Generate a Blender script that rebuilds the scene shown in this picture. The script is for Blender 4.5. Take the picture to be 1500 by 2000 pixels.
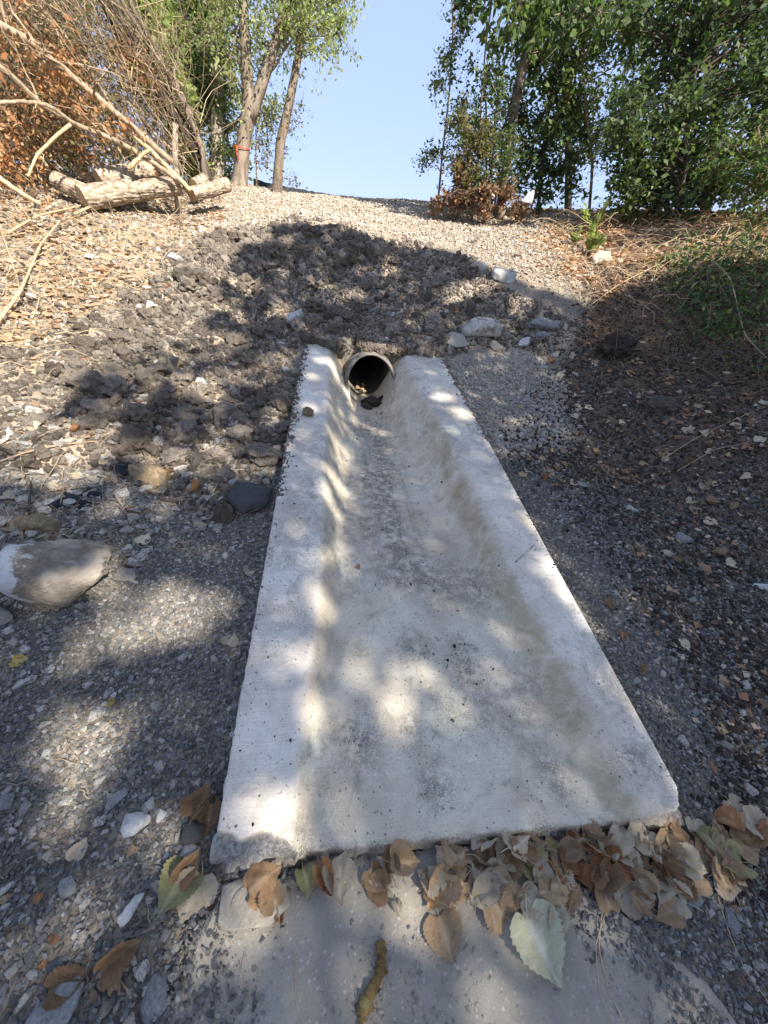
import bpy, bmesh, math, random
import numpy as np
from mathutils import Vector, Matrix, Euler, noise as mnoise

S = bpy.context.scene
for o in list(bpy.data.objects): bpy.data.objects.remove(o)
COL = S.collection
R = math.radians

# ------------------------------------------------------------------ camera, world, sun
PITCH, ROLL, H = R(34), R(5), 1.30
fw = np.array([0, math.cos(PITCH), -math.sin(PITCH)]); u0 = np.array([0, math.sin(PITCH), math.cos(PITCH)]); r0 = np.array([1., 0, 0])
rt = math.cos(ROLL)*r0 + math.sin(ROLL)*u0; up = math.cos(ROLL)*u0 - math.sin(ROLL)*r0
CAM = np.array([0, 0, H]); MC = np.array([rt, up, fw]).T          # camera axes in the world
cd = bpy.data.cameras.new('camera'); cam = bpy.data.objects.new('camera', cd); COL.objects.link(cam)
cd.sensor_fit = 'HORIZONTAL'; cd.sensor_width = 36; cd.lens = 18; cd.clip_start = .02; cd.clip_end = 2000
cam.matrix_world = Matrix(((rt[0], up[0], -fw[0], 0), (rt[1], up[1], -fw[1], 0), (rt[2], up[2], -fw[2], H), (0, 0, 0, 1)))
S.camera = cam
SUN_EL, SUN_AZ = R(43), math.atan2(.74, -.67)                       # azimuth from +Y towards +X: behind the camera, to the right
SD = np.array([math.sin(SUN_AZ)*math.cos(SUN_EL), math.cos(SUN_AZ)*math.cos(SUN_EL), math.sin(SUN_EL)])
W = bpy.data.worlds.new('World'); S.world = W; W.use_nodes = True
nt = W.node_tree; bg = nt.nodes['Background']; sk = nt.nodes.new('ShaderNodeTexSky')
sk.sky_type = 'NISHITA'; sk.sun_disc = False; sk.sun_elevation = SUN_EL; sk.sun_rotation = SUN_AZ
sk.air_density = 1.0; sk.dust_density = 0.3; sk.ozone_density = 3.0
sg_ = nt.nodes.new('ShaderNodeGamma'); sg_.inputs[1].default_value = .25; nt.links.new(sk.outputs[0], sg_.inputs[0])
sm_ = nt.nodes.new('ShaderNodeMix'); sm_.data_type = 'RGBA'; sm_.blend_type = 'MULTIPLY'; sm_.inputs[0].default_value = 1; sm_.inputs[7].default_value = (.58, .68, .96, 1)
nt.links.new(sg_.outputs[0], sm_.inputs[6]); nt.links.new(sm_.outputs[2], bg.inputs[0]); bg.inputs[1].default_value = .15
sd = bpy.data.lights.new('sun', 'SUN'); sd.energy = 2.0; sd.angle = R(.53); sd.color = (1, .93, .83)
so = bpy.data.objects.new('sun', sd); COL.objects.link(so)
so.rotation_euler = Vector(SD).to_track_quat('Z', 'Y').to_euler()
S.view_settings.view_transform = 'Standard'; S.view_settings.look = 'None'; S.view_settings.exposure = 2.48; S.view_settings.gamma = 1
S.view_settings.use_curve_mapping = False
S.render.engine = 'CYCLES'; S.cycles.max_bounces = 6; S.cycles.diffuse_bounces = 3; S.cycles.transparent_max_bounces = 4

# ------------------------------------------------------------------ helpers
rng = np.random.default_rng(7); random.seed(7)
def tag(o, label=None, cat=None, group=None, kind=None):
    if label: o['label'] = label
    if cat: o['category'] = cat
    if group: o['group'] = group
    if kind: o['kind'] = kind
    return o
def empty(name, loc=(0, 0, 0), label=None, cat=None, group=None):
    o = bpy.data.objects.new(name, None); COL.objects.link(o); o.location = loc; o.empty_display_size = .05
    return tag(o, label, cat, group)
def link(name, me, parent=None, loc=None):
    o = bpy.data.objects.new(name, me); COL.objects.link(o)
    if parent is not None:
        o.parent = parent; o.matrix_parent_inverse = Matrix.Translation(-Vector(parent.location))
    if loc is not None: o.location = loc
    return o
def mesh(name, V, F, mat=None, smooth=False, attrs=None):
    """V (n,3); F a list of (k,m) index arrays or python faces."""
    me = bpy.data.meshes.new(name); V = np.asarray(V, np.float32)
    Fs = [np.asarray(F, np.int32)] if isinstance(F, np.ndarray) else ([np.asarray(f, np.int32) for f in F] if len(F) and isinstance(F[0], np.ndarray) and F[0].ndim == 2 else None)
    if Fs is None:
        me.from_pydata([tuple(map(float, v)) for v in V], [], [tuple(int(i) for i in f) for f in F])
    else:
        Fs = [f for f in Fs if len(f)]
        me.vertices.add(len(V)); me.vertices.foreach_set('co', V.ravel())
        li = np.concatenate([f.ravel() for f in Fs]); tot = np.concatenate([np.full(len(f), f.shape[1], np.int32) for f in Fs])
        st = np.concatenate([[0], np.cumsum(tot)[:-1]]).astype(np.int32)
        me.loops.add(len(li)); me.loops.foreach_set('vertex_index', li.astype(np.int32))
        me.polygons.add(len(tot)); me.polygons.foreach_set('loop_start', st)
        try: me.polygons.foreach_set('loop_total', tot)
        except Exception: pass
        me.update(calc_edges=True)
    if smooth: me.polygons.foreach_set('use_smooth', np.ones(len(me.polygons), bool))
    if attrs:
        for k, a in attrs.items():
            a = np.asarray(a, np.float32)
            if a.ndim == 2:
                at_ = me.attributes.new(k, 'FLOAT_COLOR', 'POINT'); c = np.ones((len(V), 4), np.float32); c[:, :3] = a; at_.data.foreach_set('color', c.ravel())
            else:
                at_ = me.attributes.new(k, 'FLOAT', 'POINT'); at_.data.foreach_set('value', a)
    if mat is not None: me.materials.append(mat)
    return me
class Buf:
    """collects tubes and quads for ONE mesh"""
    def __init__(s): s.V = []; s.Q = []; s.n = 0; s.T = []
    def add(s, V, Q):
        V = np.asarray(V, float); s.V.append(V); s.Q.append(np.asarray(Q, int)+s.n); s.n += len(V); s.T.append(np.full(len(V), random.random()))
    def tube(s, P, rad, sides=6, cap=True, rough=0):
        P = np.asarray(P, float); m = len(P); rad = np.broadcast_to(rad, (m,)) if np.ndim(rad) <= 1 else rad
        T = np.gradient(P, axis=0); T /= np.linalg.norm(T, axis=1)[:, None]+1e-9
        a = np.array([0, 0, 1.]) if abs(T[0][2]) < .9 else np.array([1., 0, 0])
        N = np.cross(T, a); N /= np.linalg.norm(N, axis=1)[:, None]+1e-9; B = np.cross(T, N)
        th = np.linspace(0, 2*np.pi, sides, endpoint=False)
        rr = np.repeat(rad[:, None], sides, 1)
        if rough: rr = rr*(1+rough*rng.standard_normal(rr.shape))
        V = P[:, None]+rr[..., None]*(np.cos(th)[None, :, None]*N[:, None]+np.sin(th)[None, :, None]*B[:, None])
        i = np.arange(m-1)[:, None]*sides; j = np.arange(sides)[None]; k = (j+1) % sides
        Q = np.stack([i+j, i+k, i+sides+k, i+sides+j], -1).reshape(-1, 4)
        V = V.reshape(-1, 3)
        if cap:
            c0 = len(V); V = np.vstack([V, P[0], P[-1]])
            e = (m-1)*sides; jj = np.arange(0, sides, 2); 
            Q = np.vstack([Q, np.stack([np.full(len(jj), c0), (jj+2) % sides, (jj+1) % sides, jj], 1), np.stack([np.full(len(jj), c0+1), e+jj, e+(jj+1) % sides, e+(jj+2) % sides], 1)]) if sides % 2 == 0 else Q
        s.add(V, Q)
    def build(s, name, mat, parent=None, smooth=True):
        me = mesh(name, np.vstack(s.V), np.vstack(s.Q), mat, smooth, {'tint': np.concatenate(s.T)})
        return link(name, me, parent)
def hashgrid(seed, n=128): return np.random.default_rng(seed).random((n, n))
_G = {}
def vnoise(x, y, s, seed=0):
    if seed not in _G: _G[seed] = hashgrid(seed)
    g = _G[seed]; n = len(g); x = np.asarray(x)/s+1000.37; y = np.asarray(y)/s+1000.71
    i = np.floor(x).astype(int); j = np.floor(y).astype(int); u = x-i; v = y-j
    u = u*u*(3-2*u); v = v*v*(3-2*v); i0, i1, j0, j1 = i % n, (i+1) % n, j % n, (j+1) % n
    return (g[i0, j0]*(1-u)+g[i1, j0]*u)*(1-v)+(g[i0, j1]*(1-u)+g[i1, j1]*u)*v
def fbm(x, y, s, o=4, seed=0, pers=.5):
    r = 0; a = 1; t = 0
    for k in range(o): r = r+a*vnoise(x, y, s/2**k, seed+k); t += a; a *= pers
    return r/t
def sstep(a, b, x): t = np.clip((x-a)/(b-a), 0, 1); return t*t*(3-2*t)

def ray(px, py):
    px = np.atleast_1d(np.asarray(px, float)); py = np.atleast_1d(np.asarray(py, float))
    c = np.stack([(px-750)/750, (1000-py)/750, np.ones_like(px)], -1); return c @ MC.T
def pt(px, py, h):
    """the point on the line of sight of a photograph pixel at horizontal distance h"""
    d = ray(px, py)[0]; return CAM+d*h/math.hypot(d[0], d[1])
def proj(P):
    c = (np.asarray(P)-CAM) @ MC; z = np.where(np.abs(c[..., 2]) < 1e-6, 1e-6, c[..., 2])
    return 750+750*c[..., 0]/z, 1000-750*c[..., 1]/z, c[..., 2]
def inpoly(px, py, poly):
    px = np.asarray(px); py = np.asarray(py); r = np.zeros(px.shape, bool); n = len(poly)
    for i in range(n):
        x0, y0 = poly[i]; x1, y1 = poly[(i+1) % n]
        if y0 == y1: continue
        c = ((y0 > py) != (y1 > py)) & (px < (x1-x0)*(py-y0)/(y1-y0)+x0); r ^= c
    return r

# ------------------------------------------------------------------ materials
def nodes(name):
    m = bpy.data.materials.new(name); m.use_nodes = True; nt = m.node_tree
    return m, nt, nt.nodes['Principled BSDF'], nt.nodes.new, nt.links.new
def ramp(nt, cols, pos=None, interp='LINEAR'):
    r = nt.nodes.new('ShaderNodeValToRGB'); e = r.color_ramp.elements; r.color_ramp.interpolation = interp
    pos = pos or [i/(len(cols)-1) for i in range(len(cols))]
    while len(e) < len(cols): e.new(.5)
    for i, c in enumerate(cols): e[i].position = pos[i]; e[i].color = (*c, 1)
    return r
def mixc(nt, a, b, f, mode='MIX'):
    m = nt.nodes.new('ShaderNodeMix'); m.data_type = 'RGBA'; m.blend_type = mode; L = nt.links.new
    for s, v in ((6, a), (7, b), (0, f)):
        if hasattr(v, 'default_value') or hasattr(v, 'is_linked'): L(v, m.inputs[s])
        else: m.inputs[s].default_value = v if not isinstance(v, tuple) else (*v, 1)
    return m.outputs[2]
def ntex(nt, scale, detail=4, rough=.6, vec=None, dist=0, out=0):
    n = nt.nodes.new('ShaderNodeTexNoise'); n.inputs['Scale'].default_value = scale; n.inputs['Detail'].default_value = detail
    n.inputs['Roughness'].default_value = rough; n.inputs['Distortion'].default_value = dist
    if vec is not None: nt.links.new(vec, n.inputs['Vector'])
    return n.outputs[out]
def coord(nt, which='Object'): return nt.nodes.new('ShaderNodeTexCoord').outputs[which]
def bump(nt, h, strength, dist, bs, normal=None):
    b = nt.nodes.new('ShaderNodeBump'); b.inputs['Strength'].default_value = strength; b.inputs['Distance'].default_value = dist
    nt.links.new(h, b.inputs['Height'])
    if normal is not None: nt.links.new(normal, b.inputs['Normal'])
    nt.links.new(b.outputs[0], bs.inputs['Normal']); return b.outputs[0]
def rnd(nt): return nt.nodes.new('ShaderNodeObjectInfo').outputs['Random']
def attr(nt, name, out='Fac'):
    a = nt.nodes.new('ShaderNodeAttribute'); a.attribute_name = name; return a.outputs[out]

def rock_mat(name, cols, scale=30, bumpd=.003, dust=None, pos=None, contrast=.5):
    m, nt, bs, N, L = nodes(name); c = coord(nt)
    r = ramp(nt, cols, pos); L(rnd(nt), r.inputs[0])
    n1 = ntex(nt, scale, 6, .65, c)
    rr = ramp(nt, [(1-contrast,)*3, (1+contrast*.5,)*3], [.3, .7]); L(n1, rr.inputs[0])
    col = mixc(nt, r.outputs[0], rr.outputs[0], 1.0, 'MULTIPLY')
    if dust:
        n2 = ntex(nt, scale*.35, 4, .6, c, .5); d = ramp(nt, [(0, 0, 0), (1, 1, 1)], [.48, .62]); L(n2, d.inputs[0])
        col = mixc(nt, col, dust, d.outputs[0])
    L(col, bs.inputs['Base Color']); bs.inputs['Roughness'].default_value = .93; bs.inputs['Specular IOR Level'].default_value = .25
    bump(nt, ntex(nt, scale*2.5, 5, .7, c), .8, bumpd, bs); return m
M = {}
M['gravel'] = rock_mat('grey_gravel', [(.11, .105, .10), (.17, .163, .155), (.24, .23, .215), (.31, .295, .27), (.50, .47, .41)], 60, .002, pos=[0, .35, .65, .88, 1])
M['palegravel'] = rock_mat('crushed_limestone', [(.34, .285, .22), (.44, .375, .30), (.52, .455, .365), (.62, .56, .47)], 50, .003)
M['stone'] = rock_mat('limestone_rubble', [(.26, .235, .20), (.38, .35, .30), (.48, .44, .38), (.58, .54, .47), (.38, .30, .21)], 18, .004, dust=(.22, .20, .175))
M['clod'] = rock_mat('dry_soil_clod', [(.13, .105, .08), (.20, .165, .13), (.28, .235, .185), (.36, .31, .25)], 28, .010, contrast=.8)
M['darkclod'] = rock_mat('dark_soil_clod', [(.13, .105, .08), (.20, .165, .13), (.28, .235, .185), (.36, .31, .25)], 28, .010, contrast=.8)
M['paledirt'] = rock_mat('pale_dirt_clod', [(.29, .255, .21), (.37, .33, .275), (.45, .405, .34)], 40, .004)
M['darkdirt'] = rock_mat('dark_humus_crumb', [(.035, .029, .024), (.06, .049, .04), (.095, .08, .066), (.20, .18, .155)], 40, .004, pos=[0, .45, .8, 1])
def terrain_mat():
    m, nt, bs, N, L = nodes('bare_ground'); c = coord(nt)
    n = ntex(nt, 45, 8, .7, c); r = ramp(nt, [(.45, .45, .45), (1, 1, 1), (1.5, 1.5, 1.5)], [.3, .52, .72]); L(n, r.inputs[0])
    col = mixc(nt, attr(nt, 'Col', 'Color'), r.outputs[0], 1.0, 'MULTIPLY')
    n2 = ntex(nt, 3.5, 5, .6, c); r2 = ramp(nt, [(.75, .75, .76), (1.2, 1.18, 1.12)], [.35, .65]); L(n2, r2.inputs[0])
    col = mixc(nt, col, r2.outputs[0], 1.0, 'MULTIPLY')
    L(col, bs.inputs['Base Color']); bs.inputs['Roughness'].default_value = .97; bs.inputs['Specular IOR Level'].default_value = .15
    v = N('ShaderNodeTexVoronoi'); v.inputs['Scale'].default_value = 90; L(c, v.inputs['Vector'])
    b1 = bump(nt, v.outputs['Distance'], .5, .006, bs); bump(nt, ntex(nt, 130, 6, .75, c), .9, .006, bs, b1); return m
M['ground'] = terrain_mat()
def leaf_mat(name, cols, trans=.35, spec=.2, use='tint', pos=None, rough=.65):
    m, nt, bs, N, L = nodes(name); r = ramp(nt, cols, pos); L(attr(nt, use) if use == 'tint' else rnd(nt), r.inputs[0])
    L(r.outputs[0], bs.inputs['Base Color']); bs.inputs['Roughness'].default_value = rough; bs.inputs['Specular IOR Level'].default_value = spec
    t = N('ShaderNodeBsdfTranslucent'); hs = mixc(nt, r.outputs[0], (1.0, 1.15, .45), .5, 'MULTIPLY'); L(mixc(nt, hs, (1.6, 1.6, 1.6), 1.0, 'MULTIPLY'), t.inputs[0])
    mx = N('ShaderNodeMixShader'); mx.inputs[0].default_value = trans; L(bs.outputs[0], mx.inputs[1]); L(t.outputs[0], mx.inputs[2])
    L(mx.outputs[0], nt.nodes['Material Output'].inputs[0]); return m
M['leaf_poplar'] = leaf_mat('poplar_leaf', [(.15, .19, .07), (.23, .27, .10), (.33, .36, .16), (.44, .43, .23)], .5, .5)
M['leaf_dark'] = leaf_mat('shaded_dark_green_leaf', [(.03, .055, .02), (.06, .10, .03), (.12, .17, .05), (.24, .27, .09)], .35, .55, pos=[0, .45, .85, 1])  # dark green, deepened to stand in for shade on the right-hand trees
M['leaf_mid'] = leaf_mat('mid_green_leaf', [(.05, .09, .025), (.08, .13, .035), (.13, .17, .05), (.22, .20, .07)], .4, .4, pos=[0, .45, .85, 1])
M['leaf_olive'] = leaf_mat('olive_leaf', [(.10, .11, .04), (.16, .15, .055), (.24, .18, .07), (.28, .13, .05)], .4, .3, pos=[0, .5, .85, 1])
M['leaf_bright'] = leaf_mat('bright_weed_leaf', [(.16, .20, .06), (.25, .30, .10), (.36, .38, .15)], .45, .4)
M['leaf_canopy'] = leaf_mat('warm_fill_canopy_leaf', [(.34, .32, .13), (.46, .42, .18), (.55, .48, .24)], .5, .3)  # leaves made pale and warm to throw added fill light into the shade
M['leaf_rust'] = leaf_mat('rust_dead_leaf', [(.20, .085, .035), (.32, .15, .065), (.42, .22, .10), (.45, .30, .17)], .3, .2)
M['leaf_tan'] = leaf_mat('tan_leaf_litter', [(.24, .155, .095), (.42, .29, .18), (.52, .40, .28), (.50, .25, .11), (.66, .56, .43)], .2, .2, pos=[0, .3, .6, .75, 1])
M['leaf_bank'] = leaf_mat('bank_leaf_litter', [(.30, .15, .075), (.50, .27, .15), (.62, .42, .28), (.66, .52, .38)], .2, .2)
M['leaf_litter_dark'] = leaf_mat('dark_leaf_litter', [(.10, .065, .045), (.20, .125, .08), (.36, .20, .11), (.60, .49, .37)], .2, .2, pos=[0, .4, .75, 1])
def bark_mat(name, a, b, sc=14, stretch=.25, bd=.012):
    m, nt, bs, N, L = nodes(name); c = coord(nt); mp = N('ShaderNodeMapping'); mp.inputs['Scale'].default_value = (1, 1, stretch); L(c, mp.inputs[0])
    n = ntex(nt, sc, 7, .65, mp.outputs[0], .6); r = ramp(nt, [a, b], [.35, .62]); L(n, r.inputs[0])
    L(r.outputs[0], bs.inputs['Base Color']); bs.inputs['Roughness'].default_value = .9; bs.inputs['Specular IOR Level'].default_value = .2
    bump(nt, n, .9, bd, bs); return m
M['bark'] = bark_mat('grey_brown_bark', (.11, .085, .065), (.30, .245, .19))
M['bark_pale'] = bark_mat('pale_poplar_bark', (.20, .165, .125), (.42, .36, .29), 10, .5, .006)
M['bark_dark'] = bark_mat('dark_bark', (.035, .027, .022), (.11, .085, .068))
M['bark_log'] = bark_mat('furrowed_log_bark', (.14, .10, .065), (.56, .46, .34), 16, 1, .03)
M['twig'] = bark_mat('dry_twig', (.22, .16, .10), (.44, .34, .235), 25, 1, .003)
M['twig_dark'] = bark_mat('brown_twig', (.09, .06, .04), (.24, .175, .12), 25, 1, .003)
M['wood'] = bark_mat('fresh_split_wood', (.50, .35, .18), (.66, .50, .29), 30, .3, .003)
M['straw'] = bark_mat('dry_straw', (.34, .25, .14), (.58, .45, .28), 30, 1, .002)

# ------------------------------------------------------------------ the concrete apron's frame
SO = np.array([-.3258, .2671, H-1.1828]); SL, SW = 3.5215, 1.30
EU = np.array([.9856, .1579, -.0602]); EV = np.array([-.1488, .9799, .1328]); EN = -np.array([-.0799, .1219, -.9893])
EU /= np.linalg.norm(EU); EV -= EV@EU*EU; EV /= np.linalg.norm(EV); EN = np.cross(EU, EV)
def uv(x, y):
    """slab coordinates of a ground point"""
    A = np.array([[EU[0], EV[0]], [EU[1], EV[1]]]); Ai = np.linalg.inv(A); dx = np.asarray(x)-SO[0]; dy = np.asarray(y)-SO[1]
    return Ai[0, 0]*dx+Ai[0, 1]*dy, Ai[1, 0]*dx+Ai[1, 1]*dy
def zs(x, y): return SO[2]-(EN[0]*(x-SO[0])+EN[1]*(y-SO[1]))/EN[2]
UC = lambda v: .665-.055*v/SL
# ------------------------------------------------------------------ terrain
ctrl = []
def plane_pt(x, y, dz=-.085): ctrl.append((x, y, zs(x, y)+dz))
for v in np.linspace(-.1, 3.4, 9):
    for u, dz in ((-.12, -.085), (-.45, -.09), (-.9, -.09), (1.42, -.085), (1.8, -.09)):
        if v > 1.4 and u < -.2: continue
        p = SO+EU*u+EV*v
        k = sstep(1.0, 3.4, v)
        plane_pt(p[0], p[1], dz*(1-.75*k))
for x in (-1.5, -.7, 0, .6, 1.2, 1.9): plane_pt(x, -.5, -.09); plane_pt(x, .1, -.09); plane_pt(x, -2.5, -.05)
plane_pt(-1.25, .9); plane_pt(-1.9, .5); plane_pt(-2.5, -1); plane_pt(2.2, 1.2, -.07); plane_pt(2.6, -1)
for px, py, h in [(0, 850, 2.38), (0, 700, 3.2), (0, 600, 3.8), (0, 500, 4.7), (0, 450, 5.2), (0, 400, 5.9), (120, 640, 3.75), (200, 800, 2.6), (200, 600, 4.0), (200, 480, 5.2), (250, 400, 6.3),
                  (350, 700, 3.25), (330, 850, 2.45), (450, 800, 2.75), (400, 560, 4.5), (420, 480, 5.6), (470, 365, 8.5), (350, 420, 6.8), (600, 450, 5.6), (590, 560, 4.75), (560, 640, 4.2), (700, 388, 10), (600, 400, 8.2),
                  (750, 470, 5.7), (740, 560, 4.85), (735, 640, 4.35), (730, 668, 4.15), (870, 680, 3.98), (620, 655, 4.0), (750, 425, 7.5), (850, 395, 10), (900, 500, 5.6), (900, 600, 4.5), (950, 440, 7.5), (1050, 560, 5.0), (1100, 410, 9.5), (1050, 460, 7),
                  (1000, 680, 4.2), (1200, 500, 6.3), (1200, 600, 5.0), (1250, 700, 4.4), (1100, 800, 3.6), (1300, 420, 8.5), (1500, 420, 7.5), (1500, 500, 6.0), (1400, 560, 5.5), (1500, 700, 4.6), (1500, 900, 3.4), (1350, 900, 3.4), (1000, 830, 3.4), (1250, 1000, 2.9)]:
    ctrl.append(tuple(pt(px, py, h)))
for az in (-75, -55, -35, -20, -8, 3, 15, 27, 40, 60, 80):
    for h, z in ((13, H+.85 if abs(az) < 50 else H+.4), (20, H+.2), (40, H-1)):
        ctrl.append((h*math.sin(R(az)), h*math.cos(R(az)), z))
for x, y, z in ((-8, -4, .2), (0, -8, 0), (8, -4, -.1), (-7, 2, 1.0), (7, 2, .2), (12, -10, 0), (-12, -10, 0), (-6, 4, 1.3), (6.5, 4, .7)): ctrl.append((x, y, z))
CT = np.array(ctrl); EPS = .6
def kern(a, b): return -np.sqrt(((a[:, None]-b[None])**2).sum(-1)+EPS**2)
n = len(CT); A = np.zeros((n+3, n+3)); A[:n, :n] = kern(CT[:, :2], CT[:, :2])+np.eye(n)*.06; A[:n, n] = 1; A[:n, n+1:] = CT[:, :2]; A[n:, :n] = A[:n, n:].T
WT = np.linalg.solve(A, np.concatenate([CT[:, 2], [0, 0, 0]]))
def rbf(x, y):
    p = np.stack([np.ravel(x), np.ravel(y)], 1); r = np.empty(len(p))
    for i in range(0, len(p), 20000):
        q = p[i:i+20000]; r[i:i+20000] = kern(q, CT[:, :2])@WT[:n]+WT[n]+q@WT[n+1:]
    return r.reshape(np.shape(x))
def axis(lo, hi, st, far, g=1.12):
    a = list(np.arange(lo, hi+1e-6, st)); s = st; x = hi
    while x < far: s *= g; x += s; a.append(x)
    s = st; x = lo
    while x > -far: s *= g; x -= s; a.insert(0, x)
    return np.array(a)
GX = axis(-3.4, 3.4, .026, 500); GY = axis(-.7, 6.6, .026, 500, 1.06)
XX, YY = np.meshgrid(GX, GY, indexing='ij')
rad = np.hypot(XX, YY)
xc, yc = np.clip(XX, -40, 40), np.clip(YY, -40, 40)
ZB = rbf(xc, yc); ZB = np.where(rad > 30, ZB*0+(ZB*(1-sstep(30, 60, rad))+sstep(30, 60, rad)*(-1.5-rad*.01)), ZB)
UU, VV = uv(XX, YY)
kf = 1-sstep(1.3, 2.4, np.hypot((XX-.3)*.8, np.minimum(0, YY+.6)*.5+np.maximum(0, YY-.2)*1.2)); ZB = ZB*(1-kf)+kf*(zs(XX, YY)-.088)
# zones of bare ground, as outlines seen in the photograph and stored on the ground
PX, PY, PZ = proj(np.stack([XX, YY, ZB], -1)); vis = PZ > .05
def zone(poly, soft=2, nz=45, seed=3):
    wx = PX+(fbm(XX, YY, .35, 3, seed)-.5)*nz*2; wy = PY+(fbm(XX, YY, .35, 3, seed+9)-.5)*nz*1.2
    return (inpoly(wx, wy, poly) & vis).astype(float)
zA = [(-400, 700), (60, 690), (230, 590), (390, 470), (600, 435), (760, 475), (900, 500), (1000, 560), (1150, 640), (1060, 700), (940, 680), (880, 690), (600, 660), (540, 960), (460, 1010), (200, 930), (-400, 900)]
zB = [(400, 300), (1120, 330), (1150, 560), (1010, 570), (900, 505), (760, 480), (600, 440), (400, 480), (330, 420)]
zC = [(-900, 250), (470, 300), (400, 480), (250, 600), (60, 720), (-900, 800)]
zF = [(870, 700), (1050, 680), (1110, 760), (1130, 850), (1030, 900), (960, 900)]
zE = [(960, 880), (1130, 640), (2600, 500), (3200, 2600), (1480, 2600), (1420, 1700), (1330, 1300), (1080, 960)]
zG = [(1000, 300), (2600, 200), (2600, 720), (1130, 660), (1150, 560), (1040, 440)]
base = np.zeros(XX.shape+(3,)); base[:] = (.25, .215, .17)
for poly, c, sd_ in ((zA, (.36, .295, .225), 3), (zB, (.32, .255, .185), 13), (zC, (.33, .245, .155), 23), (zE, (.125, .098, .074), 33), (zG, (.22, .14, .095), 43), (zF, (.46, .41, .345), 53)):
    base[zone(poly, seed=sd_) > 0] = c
def blur(a, k=1):
    for _ in range(k):
        a = (a+np.roll(a, 1, 0)+np.roll(a, -1, 0))/3; a = (a+np.roll(a, 1, 1)+np.roll(a, -1, 1))/3
    return a
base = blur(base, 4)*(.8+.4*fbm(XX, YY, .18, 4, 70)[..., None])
rough_amp = .014+.060*blur(zone(zA, seed=3), 4)+.015*blur(zone(zG, seed=43)+zone(zC, seed=23), 3)
near = 1-sstep(9, 14, rad)
ZD = ((fbm(XX, YY, .22, 5, 5, .6)-.5)*2*rough_amp+(fbm(XX, YY, .9, 3, 15)-.5)*.10*sstep(.3, 1.2, np.maximum(np.maximum(-UU, UU-SW), VV-SL)))*near
ZT = ZB+ZD
flat = 1-sstep(.0, .12, np.maximum(np.maximum(-UU, UU-SW), -VV-.0))      # hug the slab's edges
side = (VV < SL-.02) & (VV > -.25)
ZT = np.where(side, ZT*(1-flat)+flat*(zs(XX, YY)-.095+ZD*.4+.07*sstep(1.6, 3.5, VV)), ZT)
under = (UU > .035) & (UU < SW-.035) & (VV > .04) & (VV < SL+.01)
ZT = np.where(under, zs(XX, YY)-.72, ZT)
behind = (VV >= SL+.01) & (VV < SL+.5) & (UU > -.1) & (UU < SW+.1)
ZT = np.where(behind, np.maximum(ZT, zs(XX, YY)+.015+.3*(VV-SL)), ZT)
def cell(G, x):
    i = np.clip(np.searchsorted(G, x)-1, 0, len(G)-2); return i, np.clip((x-G[i])/(G[i+1]-G[i]), 0, 1)
def hz(x, y, Z=None):
    Z = ZT if Z is None else Z
    i, a = cell(GX, np.asarray(x, float)); j, b = cell(GY, np.asarray(y, float))
    return (Z[i, j]*(1-a)+Z[i+1, j]*a)*(1-b)+(Z[i, j+1]*(1-a)+Z[i+1, j+1]*a)*b
import bisect
_gx = GX.tolist(); _gy = GY.tolist()
def hzs(x, y):
    i = min(max(bisect.bisect_right(_gx, x)-1, 0), len(_gx)-2); j = min(max(bisect.bisect_right(_gy, y)-1, 0), len(_gy)-2)
    a = (x-_gx[i])/(_gx[i+1]-_gx[i]); b = (y-_gy[j])/(_gy[j+1]-_gy[j]); z = ZT[i:i+2, j:j+2]
    return (z[0, 0]*(1-a)+z[1, 0]*a)*(1-b)+(z[0, 1]*(1-a)+z[1, 1]*a)*b
def hit1(px, py, f, tmax=30):
    D = ray(px, py)[0]; D = D/np.linalg.norm(D); dx, dy, dz = map(float, D); t = prev = .4
    while t < tmax:
        if H+dz*t < f(dx*t, dy*t): break
        prev = t; t *= 1.02
    else: return np.full(3, np.nan)
    for _ in range(14):
        m_ = (prev+t)/2
        if H+dz*m_ < f(dx*m_, dy*m_): t = m_
        else: prev = m_
    return CAM+D*t
def march(O, D, tmax=30, n=260, t0=.3):
    """first hit of rays with the ground (vectorised)"""
    D = np.atleast_2d(D); ts = t0*(tmax/t0)**(np.arange(n)/(n-1)); hit = np.full(len(D), np.nan); prev = np.full(len(D), t0)
    for t in ts:
        P = O+D*t; b = (P[:, 2] < hz(P[:, 0], P[:, 1])) & np.isnan(hit)
        hit[b] = (prev[b]+t)/2; prev[:] = t
    for _ in range(3):
        P = O+D*hit[:, None]; Pz = hz(np.nan_to_num(P[:, 0]), np.nan_to_num(P[:, 1])); hit = hit+(P[:, 2]-Pz)/np.maximum(.15, -D[:, 2]+.1)*.7
    return O+D*hit[:, None]
def at(px, py):
    if np.ndim(px) == 0: return hit1(px, py, hzs)
    P = march(CAM, ray(px, py)/np.linalg.norm(ray(px, py), axis=1)[:, None]); return P[0] if np.ndim(px) == 0 else P
i, j = np.meshgrid(np.arange(len(GX)-1), np.arange(len(GY)-1), indexing='ij'); ny = len(GY)
Q = np.stack([i*ny+j, (i+1)*ny+j, (i+1)*ny+j+1, i*ny+j+1], -1).reshape(-1, 4)
zf = ZT.ravel(); zr = zf[Q].max(1)-zf[Q].min(1); um = UU.ravel()[Q].mean(1); vm = VV.ravel()[Q].mean(1)
Q = Q[~((zr > .2) & (np.abs(um-UC(SL)) < .27) & (vm > SL-.15) & (vm < SL+.15))]
g = link('ground', mesh('ground', np.stack([XX.ravel(), YY.ravel(), zf], 1), Q, M['ground'], True, {'Col': base.reshape(-1, 3)})); tag(g, kind='structure')

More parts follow.
